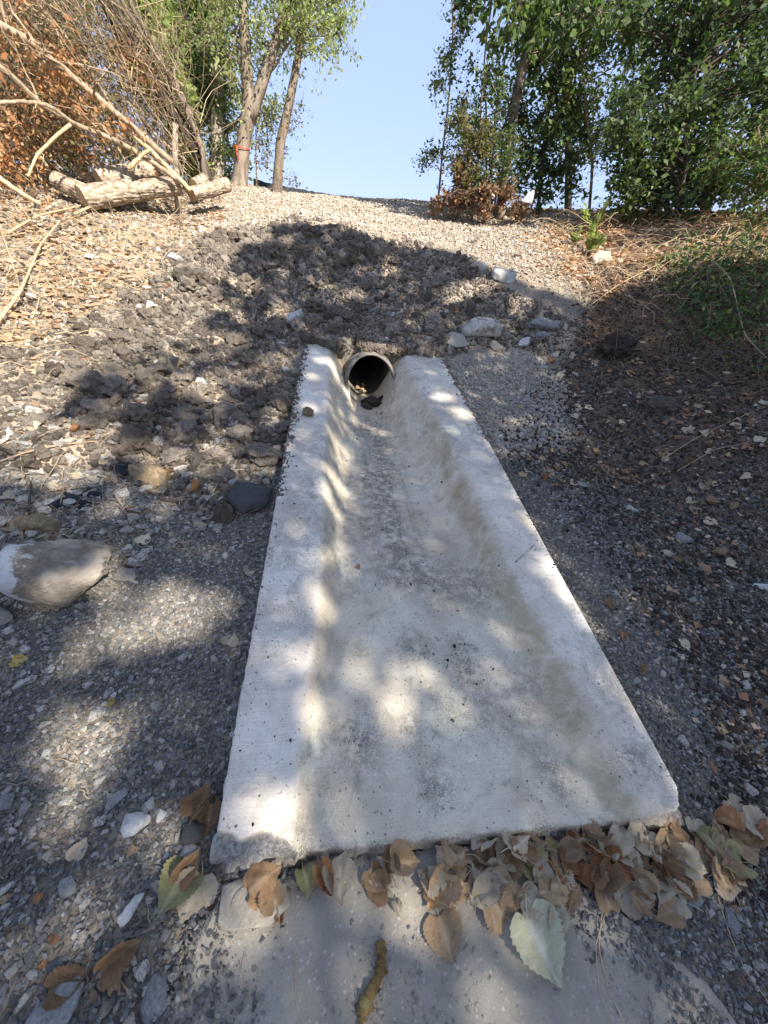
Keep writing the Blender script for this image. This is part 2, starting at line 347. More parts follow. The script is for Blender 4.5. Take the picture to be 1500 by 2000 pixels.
# ------------------------------------------------------------------ pavement at the bottom of the photo
def pave_mat():
    m, nt, bs, N, L = nodes('muddy_pavement'); c = coord(nt)
    n = ntex(nt, 6, 6, .6, c); r = ramp(nt, [(.23, .205, .165), (.32, .285, .23)], [.35, .65]); L(n, r.inputs[0])
    v = N('ShaderNodeTexVoronoi'); v.inputs['Scale'].default_value = 75; L(c, v.inputs['Vector'])
    v2 = ramp(nt, [(1, 1, 1), (0, 0, 0)], [.20, .34]); L(v.outputs['Distance'], v2.inputs[0])
    col = mixc(nt, r.outputs[0], (.37, .34, .285), mixc(nt, (0, 0, 0), v2.outputs[0], ramp_out(nt, v.outputs['Color'], .5, .6)))
    f = ntex(nt, 300, 3, .7, c); fr = ramp(nt, [(.85,)*3, (1.12,)*3], [.3, .7]); L(f, fr.inputs[0])
    L(mixc(nt, col, fr.outputs[0], 1.0, 'MULTIPLY'), bs.inputs['Base Color']); bs.inputs['Roughness'].default_value = .85
    b1 = bump(nt, v2.outputs[0], .35, .0025, bs); b2 = bump(nt, ntex(nt, 22, 5, .6, c), .5, .008, bs, b1); bump(nt, f, .5, .0012, bs, b2); return m
def ramp_out(nt, src, a, b):
    r = ramp(nt, [(0, 0, 0), (1, 1, 1)], [a, b]); nt.links.new(src, r.inputs[0]); return r.outputs[0]
M['pave'] = pave_mat()
pvx = np.linspace(-.62, 1.05, 240); pvy = np.linspace(-1.2, .46, 240); AX, AY = np.meshgrid(pvx, pvy, indexing='ij')
AU, AV = uv(AX, AY)
lw = np.array([at(a, b)[:2] for a, b in ((300, 1990), (335, 1900), (372, 1800), (430, 1740), (600, 1700))])
rw = np.array([at(a, b)[:2] for a, b in ((1420, 1990), (1330, 1900), (1230, 1800), (1150, 1740), (1080, 1690))])
def bound(P, y): o = np.argsort(P[:, 1]); return np.interp(y, P[o, 1], P[o, 0])
ed = (fbm(AX, AY, .16, 5, 81)-.5)*.20
ins = np.minimum(AX-bound(lw, AY)+ed+.01, bound(rw, AY)-AX+ed+.01); ins = np.minimum(ins, -.01-AV+ed*.3+.01)
AZ = hz(AX, AY)
pz = zs(AX, AY)-.098+(fbm(AX, AY, .3, 4, 85)-.5)*.012+(fbm(AX, AY, .03, 3, 88)-.5)*.003
AZ = np.where(ins > 0, np.maximum(pz, AZ*0+pz)+.012*sstep(0, .03, ins), pz)
# keep the ground a little below the pavement
ui, uj = np.meshgrid(np.arange(len(GX)), np.arange(len(GY)), indexing='ij')
inp = (XX > -.75) & (XX < 1.2) & (YY < .47) & (YY > -1.3)
insg = np.minimum(XX-bound(lw, YY)-.03, bound(rw, YY)-XX-.03)
k = np.where(inp, sstep(-.12, .0, insg), 0)
ZT[...] = np.where(k > 0, np.minimum(ZT, ZT*(1-k)+k*(zs(XX, YY)-.112)), ZT)
co = np.stack([XX.ravel(), YY.ravel(), ZT.ravel()], 1).astype(np.float32); g.data.vertices.foreach_set('co', co.ravel()); g.data.update()
a_, b_ = np.meshgrid(np.arange(239), np.arange(239), indexing='ij'); PQ = np.stack([a_*240+b_, (a_+1)*240+b_, (a_+1)*240+b_+1, a_*240+b_+1], -1).reshape(-1, 4)
PQ = PQ[(ins.ravel()[PQ] > 0).all(1)]
pv = link('pavement', mesh('pavement', np.stack([AX.ravel(), AY.ravel(), AZ.ravel()], 1), PQ, M['pave'], True)); tag(pv, kind='structure')
def onpave(x, y):
    return (np.minimum(x-bound(lw, y), bound(rw, y)-x) > 0) & (uv(x, y)[1] < 0) & (y > -1.2) & (y < .46)
PVX, PVY = pvx, pvy
def hsurf(x, y):
    """top surface: ground, pavement"""
    z = hz(x, y); x = np.asarray(x, float); y = np.asarray(y, float); p = onpave(x, y)
    return np.where(p, np.maximum(z, zs(x, y)-.086), z)

# ------------------------------------------------------------------ concrete apron
def conc_mat():
    m, nt, bs, N, L = nodes('brushed_concrete'); c = coord(nt)
    n = ntex(nt, 5, 7, .6, c, .4); r = ramp(nt, [(0.508, 0.441, 0.355), (0.702, 0.616, 0.511), (0.800, 0.763, 0.649)], [.28, .5, .74]); L(n, r.inputs[0])
    mp = N('ShaderNodeMapping'); mp.inputs['Scale'].default_value = (6, 420, 3); L(attr(nt, 'uvw', 'Vector'), mp.inputs[0])
    br = ntex(nt, 1, 3, .6, mp.outputs[0]); brr = ramp(nt, [(.86, .86, .86), (1.07, 1.07, 1.07)], [.32, .62]); L(br, brr.inputs[0])
    col = mixc(nt, r.outputs[0], brr.outputs[0], mixc(nt, (1, 1, 1), (.45, .45, .45), attr(nt, 'rough')), 'MULTIPLY')
    f = ntex(nt, 420, 4, .75, c); fr = ramp(nt, [(.60, .60, .60), (1, 1, 1), (1.12, 1.12, 1.12)], [.28, .44, .7]); L(f, fr.inputs[0]); col = mixc(nt, col, fr.outputs[0], 1.0, 'MULTIPLY')
    sp = ntex(nt, 75, 5, .75, c); col = mixc(nt, col, (.27, .25, .215), ramp_out(nt, sp, .60, .66)); sp2 = ntex(nt, 11, 6, .7, c, .6); col = mixc(nt, col, (.36, .325, .26), mixc(nt, (0, 0, 0), (.8, .8, .8), ramp_out(nt, sp2, .54, .70)))
    col = mixc(nt, col, mixc(nt, (1, 1, 1), (.88, .875, .81), attr(nt, 'silt_shade')), 1.0, 'MULTIPLY')  # silt tone that also deepens the channel's weak shading
    # pits
    v = N('ShaderNodeTexVoronoi'); v.inputs['Scale'].default_value = 55; L(c, v.inputs['Vector'])
    pd = ramp(nt, [(1, 1, 1), (0, 0, 0)], [.10, .20]); L(v.outputs['Distance'], pd.inputs[0])
    pick = ramp_out(nt, v.outputs['Color'], .66, .70); pit = mixc(nt, (0, 0, 0), pd.outputs[0], pick)
    col = mixc(nt, col, (.15, .145, .13), pit)
    # grime and stains laid down by runoff
    g1 = ntex(nt, 190, 5, .8, c); gr = ramp_out(nt, g1, .42, .50); g2 = ntex(nt, 24, 5, .7, c); gr2 = ramp_out(nt, g2, .34, .54)
    gm = mixc(nt, (0, 0, 0), mixc(nt, (0, 0, 0), gr, gr2), attr(nt, 'grime')); col = mixc(nt, col, (.12, .11, .095), gm)
    st = mixc(nt, (0, 0, 0), ramp_out(nt, ntex(nt, 9, 5, .65, c, .8), .30, .68), attr(nt, 'stain')); col = mixc(nt, col, (.32, .255, .155), st)
    ro = attr(nt, 'broken'); col = mixc(nt, col, mixc(nt, (.13, .12, .105), (.34, .32, .29), ramp_out(nt, ntex(nt, 110, 5, .8, c), .4, .6)), ro)
    L(col, bs.inputs['Base Color']); bs.inputs['Roughness'].default_value = .72; bs.inputs['Specular IOR Level'].default_value = .45
    b1 = bump(nt, br, .35, .0016, bs); b2 = bump(nt, f, .5, .0012, bs, b1); inv = N('ShaderNodeInvert'); L(pit, inv.inputs[1]); b3 = bump(nt, inv.outputs[0], .5, .003, bs, b2)
    return m
M['conc'] = conc_mat()
nu, nv = 236, 640
us = np.linspace(0, SW, nu); vs = np.concatenate([np.linspace(0, .3, 90), np.linspace(.3, SL, nv-89)[1:]])
GU, GV = np.meshgrid(us, vs, indexing='ij')
def trough(u, v):
    t = v/SL; cl = .165+.05*sstep(0, .9, v)+.0*t; cr = 1.165-.10*sstep(0, 1.2, v)-.13*sstep(1.2, 3.3, v)
    wl = .05+.20*t**.8; wr = .075+.20*t**.8; D = .045+.40*t**1.02
    wig = (vnoise(v, v*0, .9, 91)-.5)*.010; wig2 = (vnoise(v, v*0, .7, 92)-.5)*.014
    a = np.clip((u-cl-wig)/wl, 0, 1); b = np.clip((cr+wig2-u)/wr, 0, 1)
    sh = lambda q: (q*q*(3-2*q)*.45+.55*np.sin(q*np.pi/2)**1.15)
    s = np.minimum(sh(a), sh(b)); c = UC(v)
    # towards the pipe the floor becomes a half round
    hr = np.abs(u-c)/.20; bowl = np.where(hr < 1, .19-.19*np.sqrt(np.clip(1-hr**2, 0, 1)), .19); kk = sstep(.45, 1, t)
    dd = D*s-kk*bowl*s*.8
    # the concrete closes round the collar at the upper end
    rr_ = np.abs(u-c); allow = np.sqrt(np.clip(.247**2-np.clip(rr_, 0, .247)**2, 0, None))+.20+.0*u; allow = np.where(rr_ < .247, allow, .02+.5*np.exp(-((rr_-.247)/.05)))*1.0
    return -(dd*(1-sstep(SL-.42, SL-.16, v))+np.minimum(dd, allow)*sstep(SL-.42, SL-.16, v))
dep = trough(GU, GV)
dep += (fbm(GU, GV, .7, 2, 95)-.5)*.006+(fbm(GU, GV, .03, 3, 96)-.5)*.0016
# broken front-left corner and worn front-right corner
bx = np.interp(GU, [-.01, .03, .06, .1, .16, .185, .215, .24], [.056, .046, .031, .042, .026, .004, -.012, -.05])+(fbm(GU, GV, .02, 3, 97)-.5)*.014
brk = sstep(-.003, .003, bx-GV)*(GU < .23)
dep -= brk*(.018+.35*np.clip(bx-GV, 0, .06)+(fbm(GU, GV, .018, 4, 98, .65))*.022)
rc = .075; du = np.clip(GU-(SW-rc), 0, None); dv = np.clip(rc*1.25-GV, 0, None); cr_ = sstep(rc-.002, rc+.004, np.hypot(du, dv*.8)+(fbm(GU, GV, .03, 3, 99)-.5)*.012)
dep -= cr_*(.035+.02*fbm(GU, GV, .02, 4, 98)); brk = np.maximum(brk, cr_)
# chipped nicks along the front arris
nick = np.clip(fbm(GU, GV*0, .05, 4, 101)-.52, 0, 1)*.12*(GV < .03)
ek = sstep(.012, 0, GV-nick*.5); dep -= (1-sstep(0, .007+nick, GV))*.010
dep -= (1-sstep(0, .007, GU))*.006+(1-sstep(0, .007, SW-GU))*.006
# a tooled score mark across the right rim and small holes
def seg(u, v, a, b):
    a = np.array(a); b = np.array(b); d = b-a; t = np.clip(((u-a[0])*d[0]+(v-a[1])*d[1])/(d@d), 0, 1); return np.hypot(u-a[0]-t*d[0], v-a[1]-t*d[1])
dep -= .004*(1-sstep(.001, .006, seg(GU, GV, (1.10, .935), (1.24, 1.05))))+.002*(1-sstep(.002, .007, seg(GU, GV, (.93, .96), (.97, .83))))
for hu, hv, hr_ in ((.79, .62, .012), (.55, .50, .006), (.28, 1.05, .005), (.62, .42, .007), (.14, 2.95, .007), (.83, .50, .009)):
    dep -= .010*(1-sstep(hr_*.5, hr_, np.hypot(GU-hu, GV-hv)))
t_ = GV/SL
stain = np.exp(-((GU-(1.145-.10*sstep(0, 1.2, GV)-.10*sstep(1.2, 3.3, GV)-.035))/.05)**2)*sstep(3.3, 1.6, GV)*1.15
stain += .30*np.exp(-((GU-.25)/.06)**2)*fbm(GU, GV, .2, 3, 104)+.35*fbm(GU, GV, .35, 4, 105)**2*sstep(.2, .3, GU)*sstep(1.2, 1.0, GU)
grime = np.exp(-((GU-.62-.03*np.sin(GV*3))/.13)**2)*sstep(.8, 1.5, GV)*sstep(3.1, 2.6, GV)
streak = .5+.5*sstep(.4, .6, vnoise(GU, GV*.08, .05, 109)); grime *= streak*1.35
for hu, hv, q in ((.77, .56, .06), (.60, .58, .07), (.57, .12, .06), (.95, .12, .06), (.52, .28, .05), (1.18, .15, .05), (.78, .46, .04), (.66, .95, .12), (.35, .25, .07), (.9, .9, .16)):
    grime += .7*np.exp(-(((GU-hu)/q)**2+((GV-hv)/q*.9)**2))
grime += .75*(1-sstep(.001, .006, seg(GU, GV, (1.10, .935), (1.24, 1.05))))+.9*(1-sstep(.002, .007, seg(GU, GV, (.93, .96), (.97, .83))))
grime = np.clip(grime+.42*sstep(.42, .75, fbm(GU, GV, .3, 4, 110))+.12, 0, 1)
ft = 1-sstep(0, .02, GV)  # mask for a darker strip along the front edge
P3 = SO+GU[..., None]*EU+GV[..., None]*EV+dep[..., None]*EN
V = P3.reshape(-1, 3); a_, b_ = np.meshgrid(np.arange(nu-1), np.arange(nv-1), indexing='ij'); idx = lambda a, b: a*nv+b
Q = np.stack([idx(a_, b_), idx(a_+1, b_), idx(a_+1, b_+1), idx(a_, b_+1)], -1).reshape(-1, 4)
loop = [idx(k, 0) for k in range(nu)]+[idx(nu-1, k) for k in range(1, nv)]+[idx(k, nv-1) for k in range(nu-2, -1, -1)]+[idx(0, k) for k in range(nv-2, 0, -1)]
loop = np.array(loop); lp = V[loop]; nl = len(loop); lvl = [lp]
lu = GU.ravel()[loop]; lv = GV.ravel()[loop]; out = -EV*(lv < 1e-6)[:, None]-EU*(lu < 1e-6)[:, None]+EU*(lu > SW-1e-6)[:, None]
rings = []; tot = len(V); Vs = [V]; Qs = [Q]; prev = loop; att = [brk.ravel()]
for kk_, (dz, o_) in enumerate(((.012, .003), (.035, .005), (.065, .007), (.11, .003), (.30, 0))):
    rr = lp-EN*dz+out*(o_+.010*(fbm(lu*1+lv*1.3, lu*0+dz*3, .03, 4, 120)-.5))[:, None]+0
    rr = rr+out*.012*(brk.ravel()[loop])[:, None]
    Vs.append(rr); cur = np.arange(tot, tot+nl); nx = np.roll(np.arange(nl), -1)
    Qs.append(np.stack([prev[nx] if kk_ else loop[nx], prev if kk_ else loop, cur, cur[nx]], 1)); prev = cur; tot += nl; att.append(np.full(nl, .42 if kk_ else .25))  # side faces blended towards the darker aggregate tone
V = np.vstack(Vs); z0 = np.zeros(tot-nu*nv); brka = np.concatenate(att)
apron = empty('concrete_apron', tuple(SO), 'long pale grey concrete outlet apron with a sunken channel running down from the pipe', 'drain apron')
uvw = np.zeros((len(V), 3), np.float32); uvw[:nu*nv] = np.stack([GU.ravel(), GV.ravel()+.008*fbm(GU, GV, .15, 2, 77).ravel(), 0*GU.ravel()], 1)
uvw[nu*nv:] = V[nu*nv:]
slab = link('slab', mesh('slab', V, np.vstack(Qs), M['conc'], True, {'stain': np.concatenate([stain.ravel(), z0]), 'grime': np.concatenate([np.clip(grime+.5*ft, 0, 1).ravel(), z0+.5]), 'broken': brka, 'silt_shade': np.concatenate([sstep(-.008, -.03, trough(GU, GV)).ravel()*(.65+.7*(fbm(GU, GV, .25, 4, 180).ravel()-.2)), z0]),
     'rough': np.concatenate([(trough(GU, GV) < -.03).ravel().astype(float)*.6, z0+1])}), apron)
at_ = slab.data.attributes.new('uvw', 'FLOAT_VECTOR', 'POINT'); at_.data.foreach_set('vector', uvw.ravel())
# concrete pipe: collar, bore
def pipe_mat():
    m, nt, bs, N, L = nodes('pipe_concrete'); c = coord(nt); n = ntex(nt, 14, 6, .65, c); r = ramp(nt, [(.08, .07, .058), (.26, .23, .195)], [.3, .7]); L(n, r.inputs[0]); L(r.outputs[0], bs.inputs['Base Color'])
    bs.inputs['Roughness'].default_value = .85; bump(nt, ntex(nt, 90, 5, .7, c), .7, .004, bs); return m
M['pipe'] = pipe_mat()
ri, ro_ = .208, .238; pc = SO+EU*UC(SL)+EV*SL+EN*(-ro_-.005); axv = EV*.995-np.array([0, 0, .10]); axv[2] = .02; axv /= np.linalg.norm(axv); pu = EU-EU@axv*axv; pu /= np.linalg.norm(pu); pn = np.cross(pu, axv)
th = np.linspace(0, 2*np.pi, 72, endpoint=False); prof = [(.9, ro_), (.15, ro_), (-.10, ro_+.002), (-.135, ro_-.006), (-.14, ro_-.018), (-.14, ri+.012), (-.132, ri+.003), (-.11, ri), (.3, ri), (1.0, ri), (2.5, ri)]
PV = []
for k, (q, r_) in enumerate(prof):
    rr = r_+.004*(vnoise(np.cos(th)*3, np.sin(th)*3+k, .8, 130)-.5)*2; qq = q+(-.20*(1-np.sin(th))-.04 if q < 0 else 0)
    PV.append(pc+axv*((qq+0*th)[:, None]+.012*(vnoise(np.cos(th), np.sin(th), .35, 131)-.5)[:, None]*(q < 0))+rr[:, None]*(np.cos(th)[:, None]*pu+np.sin(th)[:, None]*pn))
k_, j_ = np.meshgrid(np.arange(len(prof)-1), np.arange(72), indexing='ij')
PQ = np.stack([k_*72+j_, k_*72+(j_+1) % 72, (k_+1)*72+(j_+1) % 72, (k_+1)*72+j_], -1).reshape(-1, 4)
pipe = link('pipe', mesh('pipe', np.vstack(PV), PQ, M['pipe'], True), apron)
cv = [pc+axv*2.49]+[pc+axv*2.49+(ri+.01)*(math.cos(a)*pu+math.sin(a)*pn) for a in th[::6]]
bw = []; ba = np.linspace(0, 2*np.pi, 48, endpoint=False); cw = SO+EU*UC(SL)+EV*(SL+.0)+EN*(-ro_-.005)
for r_, q_ in ((ro_-.012, 0), (ro_+.10, .02), (ro_+.30, .05)):
    for a_ in ba: P_ = cw+EU*r_*math.cos(a_)*1.25*(1 if r_ > ro_ else .8)+EN*min(r_*math.sin(a_), ro_+.0)+EV*q_; bw.append(P_)
link('back_wall', mesh('back_wall', bw, [(k*48+j, k*48+(j+1) % 48, (k+1)*48+(j+1) % 48, (k+1)*48+j) for k in range(2) for j in range(48)], M['clod']), apron)
M['dark'] = rock_mat('painted_bore_shade', [(.02, .018, .016), (.03, .027, .024)], 20, .01)  # near-black disc stands in for the darkness further down the pipe
link('bore_shade_disc', mesh('bore_shade_disc', cv, [(0, 1+k, 1+(k+1) % 12) for k in range(12)], M['dark']), apron)
def slabpt(u, v, h=0):
    """a point on the apron's surface"""
    return SO+EU*u+EV*v+EN*(float(trough(np.array(u), np.array(v)))+h)
def top(x, y):
    """top surface of slab, pavement or ground under (x, y)"""
    u, v = uv(x, y); z = hsurf(x, y); x = np.asarray(x, float)
    d = trough(np.clip(u, 0, SW), np.clip(v, 0, SL)); on = (u > 0) & (u < SW) & (v > 0) & (v < SL)
    return np.where(on, zs(x, y)+d/EN[2], z)
def offslab(x, y, m=.0):
    u, v = uv(x, y); return ~((u > -m) & (u < SW+m) & (v > -m) & (v < SL+m))
def nrm(x, y, e=.04):
    nx = -(hsurf(x+e, y)-hsurf(x-e, y))/(2*e); ny_ = -(hsurf(x, y+e)-hsurf(x, y-e))/(2*e); v = np.stack([nx, ny_, np.ones_like(nx)], -1); return v/np.linalg.norm(v, axis=-1)[..., None]
#PART2
# ------------------------------------------------------------------ rock, clod and leaf shapes (data shared by alike pieces)
def hull_mesh(name, mat, sc=(1, .8, .5), npts=14, seed=0, sub=0, disp=0, smooth=False):
    r = random.Random(seed); bm = bmesh.new()
    for _ in range(npts):
        v = Vector((r.gauss(0, 1), r.gauss(0, 1), r.gauss(0, 1))).normalized()*r.uniform(.85, 1.05); v = v*(1/(max(abs(v.x), abs(v.y), abs(v.z))*1.25)**.75)
        bm.verts.new((v.x*sc[0]*.5, v.y*sc[1]*.5, v.z*sc[2]*.5))
    h = bmesh.ops.convex_hull(bm, input=bm.verts[:]); bmesh.ops.delete(bm, geom=list({x for x in h['geom_interior']+h['geom_unused'] if isinstance(x, bmesh.types.BMVert)}), context='VERTS')
    if sub:
        bmesh.ops.bevel(bm, geom=bm.edges[:], offset=.035*min(sc), segments=1, affect='EDGES', profile=.6)
        bmesh.ops.triangulate(bm, faces=bm.faces[:])
        for _ in range(sub): bmesh.ops.subdivide_edges(bm, edges=bm.edges[:], cuts=1, use_grid_fill=True)
        bm.normal_update()
        for v in bm.verts:
            p = v.co*3.2+Vector((seed*3.1, 0, 0)); v.co += v.normal*disp*(mnoise.fractal(p, 1.0, 2.1, 4)+.4*mnoise.noise(p*4))
    me = bpy.data.meshes.new(name); bm.to_mesh(me); bm.free(); me.materials.append(mat)
    if smooth: me.polygons.foreach_set('use_smooth', np.ones(len(me.polygons), bool))
    return me
def clod_mesh(name, mat, seed=0, sub=2, amp=.28, sc=(1, .9, .75)):
    bm = bmesh.new(); bmesh.ops.create_icosphere(bm, subdivisions=sub, radius=.5)
    for v in bm.verts:
        n = v.co.normalized(); p = n*1.6+Vector((seed*7.7, 1, 2)); d = mnoise.fractal(p, .8, 2.2, 4)*amp+abs(mnoise.noise(p*3.1))*amp*.6-amp*.1
        v.co = Vector((n.x*sc[0], n.y*sc[1], n.z*sc[2]))*(.5+d*.8)
    me = bpy.data.meshes.new(name); bm.to_mesh(me); bm.free(); me.materials.append(mat); return me
def gn_scatter(name, P, rot, scl, protos, mat=None):
    """one object that instances small pieces on its points"""
    c = bpy.data.collections.new(name+'_pieces')
    for k, me in enumerate(protos):
        o = bpy.data.objects.new(f'{name}_piece', me); c.objects.link(o)
    me = bpy.data.meshes.new(name); me.vertices.add(len(P)); me.vertices.foreach_set('co', np.asarray(P, np.float32).ravel())
    a = me.attributes.new('rot', 'FLOAT_VECTOR', 'POINT'); a.data.foreach_set('vector', np.asarray(rot, np.float32).ravel())
    a = me.attributes.new('scl', 'FLOAT_VECTOR', 'POINT'); a.data.foreach_set('vector', np.asarray(scl, np.float32).ravel())
    a = me.attributes.new('pick', 'INT', 'POINT'); a.data.foreach_set('value', rng.integers(0, len(protos), len(P)).astype(np.int32))
    o = link(name, me); md = o.modifiers.new('scatter', 'NODES'); t = bpy.data.node_groups.new(name, 'GeometryNodeTree'); md.node_group = t
    t.interface.new_socket('Geometry', in_out='INPUT', socket_type='NodeSocketGeometry'); t.interface.new_socket('Geometry', in_out='OUTPUT', socket_type='NodeSocketGeometry')
    N = t.nodes.new; L = t.links.new; gi = N('NodeGroupInput'); go = N('NodeGroupOutput'); ip = N('GeometryNodeInstanceOnPoints'); ci = N('GeometryNodeCollectionInfo')
    ci.inputs['Collection'].default_value = c; ci.inputs['Separate Children'].default_value = True; ci.inputs['Reset Children'].default_value = True
    def na(n_, ty): a_ = N('GeometryNodeInputNamedAttribute'); a_.data_type = ty; a_.inputs['Name'].default_value = n_; return a_.outputs['Attribute']
    mp = N('GeometryNodeMeshToPoints'); L(gi.outputs[0], mp.inputs[0]); L(mp.outputs[0], ip.inputs['Points'])
    L(ci.outputs[0], ip.inputs['Instance']); ip.inputs['Pick Instance'].default_value = True
    L(na('pick', 'INT'), ip.inputs['Instance Index']); L(na('rot', 'FLOAT_VECTOR'), ip.inputs['Rotation']); L(na('scl', 'FLOAT_VECTOR'), ip.inputs['Scale'])
    L(ip.outputs[0], go.inputs[0]); tag(o, kind='stuff'); return o
def inview(x, y, z=None, m=650):
    z = hsurf(x, y) if z is None else z
    a, b, c = proj(np.stack([x, y, z], -1)); return (c > .1) & (a > -m) & (a < 1500+m) & (b > -m) & (b < 2000+m*2), a, b
def cand(n_, x0, x1, y0, y1):
    x = rng.uniform(x0, x1, n_); y = rng.uniform(y0, y1, n_); return x, y
def where(a, b, poly, x=None, y=None, nz=40, seed=3):
    if seed in (33, 53, 43): a = a+rng.normal(0, 28, len(a))
    wx = a+(fbm(x, y, .35, 3, seed)-.5)*nz*2; wy = b+(fbm(x, y, .35, 3, seed+9)-.5)*nz*1.2; return inpoly(wx, wy, poly)
def euler(n_, tilt=.5): return np.stack([rng.normal(0, tilt, n_), rng.normal(0, tilt, n_), rng.uniform(0, 6.28, n_)], 1)
def lay(name, x, y, size, protos, sink=.2, tilt=.5, var=.45, flatk=1.0):
    z = hsurf(x, y); s = size*np.exp(np.clip(rng.normal(0, var, len(x)), -1.5*var, 1.8*var)); sc = s[:, None]*rng.uniform(.75, 1.2, (len(x), 3)); sc[:, 2] *= flatk
    z = z+s*(.5*.5-sink)
    return gn_scatter(name, np.stack([x, y, z], 1), euler(len(x), tilt), sc, protos)
PR = {}
PR['chip'] = [hull_mesh('chip', M['gravel'], (1, rnd_, f_), 9, k) for k, (rnd_, f_) in enumerate([(.8, .6), (.7, .45), (.9, .7), (.6, .5), (.8, .4), (.95, .8)])]
PR['pale'] = [hull_mesh('pale_chip', M['palegravel'], (1, a_, b_), 10, 20+k) for k, (a_, b_) in enumerate([(.8, .6), (.7, .5), (.9, .7), (.8, .7)])]
PR['stone'] = [hull_mesh('stone', M['stone'], (1, a_, b_), 13, 40+k, 1, .035) for k, (a_, b_) in enumerate([(.8, .5), (.7, .4), (.9, .6), (.6, .45), (.75, .35), (.85, .55), (.65, .5), (.95, .45)])]
PR['clod'] = [clod_mesh('clod', M['clod'], k, 3, .34) for k in range(8)]
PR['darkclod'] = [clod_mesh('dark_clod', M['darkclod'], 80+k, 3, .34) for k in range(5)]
M['embed'] = rock_mat('embedded_pebble', [(.26, .235, .195), (.36, .33, .28), (.50, .47, .40)], 60, .002)
PR['embed'] = [hull_mesh('embedded_pebble', M['embed'], (1, a_, .5), 10, 90+k) for k, a_ in enumerate((.8, .6, .9, .5))]
PR['crumb'] = [clod_mesh('crumb', M['clod'], 20+k, 1, .25) for k in range(6)]
PR['paledirt'] = [clod_mesh('pale_clod', M['paledirt'], 40+k, 1, .25) for k in range(5)]
PR['dark'] = [clod_mesh('dark_crumb', M['darkdirt'], 60+k, 1, .3) for k in range(5)]

# fine ground pieces, tens of thousands, nobody could count them
x, y = cand(400000, -2.9, 2.9, -.5, 2.4); ok, a, b = inview(x, y); ok &= offslab(x, y, -.004) & ~(onpave(x, y) & (rng.random(len(x)) > np.interp(np.minimum(x-bound(lw, y), bound(rw, y)-x)+(fbm(x, y, .12, 3, 7)-.5)*.22, [0, .20], [.95, .004]))) & ~where(a, b, zA, x, y) & ~(where(a, b, zE, x, y, seed=33) & (rng.random(len(x)) > .42+.5*sstep(.75, .2, uv(x, y)[0]-SW+(fbm(x, y, .3, 4, 8)-.5)*.8)))
lay('fine_gravel', x[ok], y[ok], .0100, PR['chip'], .04, .5, .42)
x, y = cand(24000, -3.0, 3.6, -.6, 3.8); ok, a, b = inview(x, y); ok &= offslab(x, y, .01) & (rng.random(len(x)) < np.where(onpave(x, y), .04, np.where(where(a, b, zE, x, y, seed=33), .35, .8)))
lay('coarse_gravel', x[ok], y[ok], .018, PR['chip'][:4]+PR['stone'][:3], .12, .4, .45, .8)
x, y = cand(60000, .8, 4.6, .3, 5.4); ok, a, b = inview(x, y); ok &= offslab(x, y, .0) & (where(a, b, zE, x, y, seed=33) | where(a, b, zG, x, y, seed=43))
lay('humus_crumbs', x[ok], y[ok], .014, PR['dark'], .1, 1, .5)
x, y = cand(90000, -3.4, 2.2, 1.4, 6.6); ok, a, b = inview(x, y); ok &= offslab(x, y, -.002) & where(a, b, zA, x, y)
lay('soil_crumbs', x[ok], y[ok], .019, PR['crumb'], .1, 1, .55)
x, y = cand(5500, -3.4, 2.2, 1.2, 6.4); ok, a, b = inview(x, y); ok &= offslab(x, y, .015) & where(a, b, zA, x, y, 60)
lay('small_soil_clods', x[ok], y[ok], .040, PR['clod'][:5]+PR['stone'][:3], .08, 1, .55)
RUB = [(-150, 820), (300, 780), (560, 800), (540, 960), (430, 1040), (290, 1100), (-150, 1110)]
x, y = cand(5200, -3.2, .2, .8, 3.2); ok, a, b = inview(x, y); ok &= offslab(x, y, .02) & where(a, b, RUB, x, y, seed=63)
lay('rubble_stones', x[ok], y[ok], .034, PR['stone'], .14, .35, .5, .8)
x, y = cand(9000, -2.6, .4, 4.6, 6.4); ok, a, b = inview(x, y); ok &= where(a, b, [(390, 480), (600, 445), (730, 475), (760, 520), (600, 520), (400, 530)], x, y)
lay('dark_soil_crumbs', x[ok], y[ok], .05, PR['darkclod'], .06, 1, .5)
x, y = cand(26000, .2, 2.2, 1.6, 5.0); ok, a, b = inview(x, y); ok &= offslab(x, y, .0) & where(a, b, zF, x, y, seed=53)
lay('pale_dirt_crumbs', x[ok], y[ok], .016, PR['paledirt'], .1, 1, .6)
x, y = cand(120000, -4.5, 4.5, 4.0, 10.8); ok, a, b = inview(x, y); ok &= where(a, b, zB, x, y, seed=13) & ~inpoly(a, b, zA)
lay('crushed_limestone_gravel', x[ok], y[ok], .021, PR['pale'], .12, .6, .6)
x, y = cand(40000, -5, -.8, 1.8, 8); ok, a, b = inview(x, y); ok &= where(a, b, zC, x, y, seed=23)
lay('pale_bank_gravel', x[ok], y[ok], .022, PR['pale']+PR['crumb'][:2], .1, .6, .5)
x, y = cand(1500, -1.6, .0, -.5, 1.6); ok, a, b = inview(x, y); ok &= offslab(x, y, .015) & ~onpave(x, y)
lay('scattered_small_stones', x[ok], y[ok], .022, PR['stone'], .16, .25, .4, .7)
x, y = cand(900, .9, 3.4, .2, 3.0); ok, a, b = inview(x, y); ok &= offslab(x, y, .015)
lay('scattered_small_stones', x[ok], y[ok], .020, PR['stone'], .16, .25, .4, .7)
# pebbles standing out of the pavement
x, y = cand(9000, -.6, 1.0, -.5, .46); ok, a, b = inview(x, y); ok &= onpave(x, y)
lay('embedded_pebbles', x[ok], y[ok], .0065, PR['embed'], .22, .25, .5, .6)

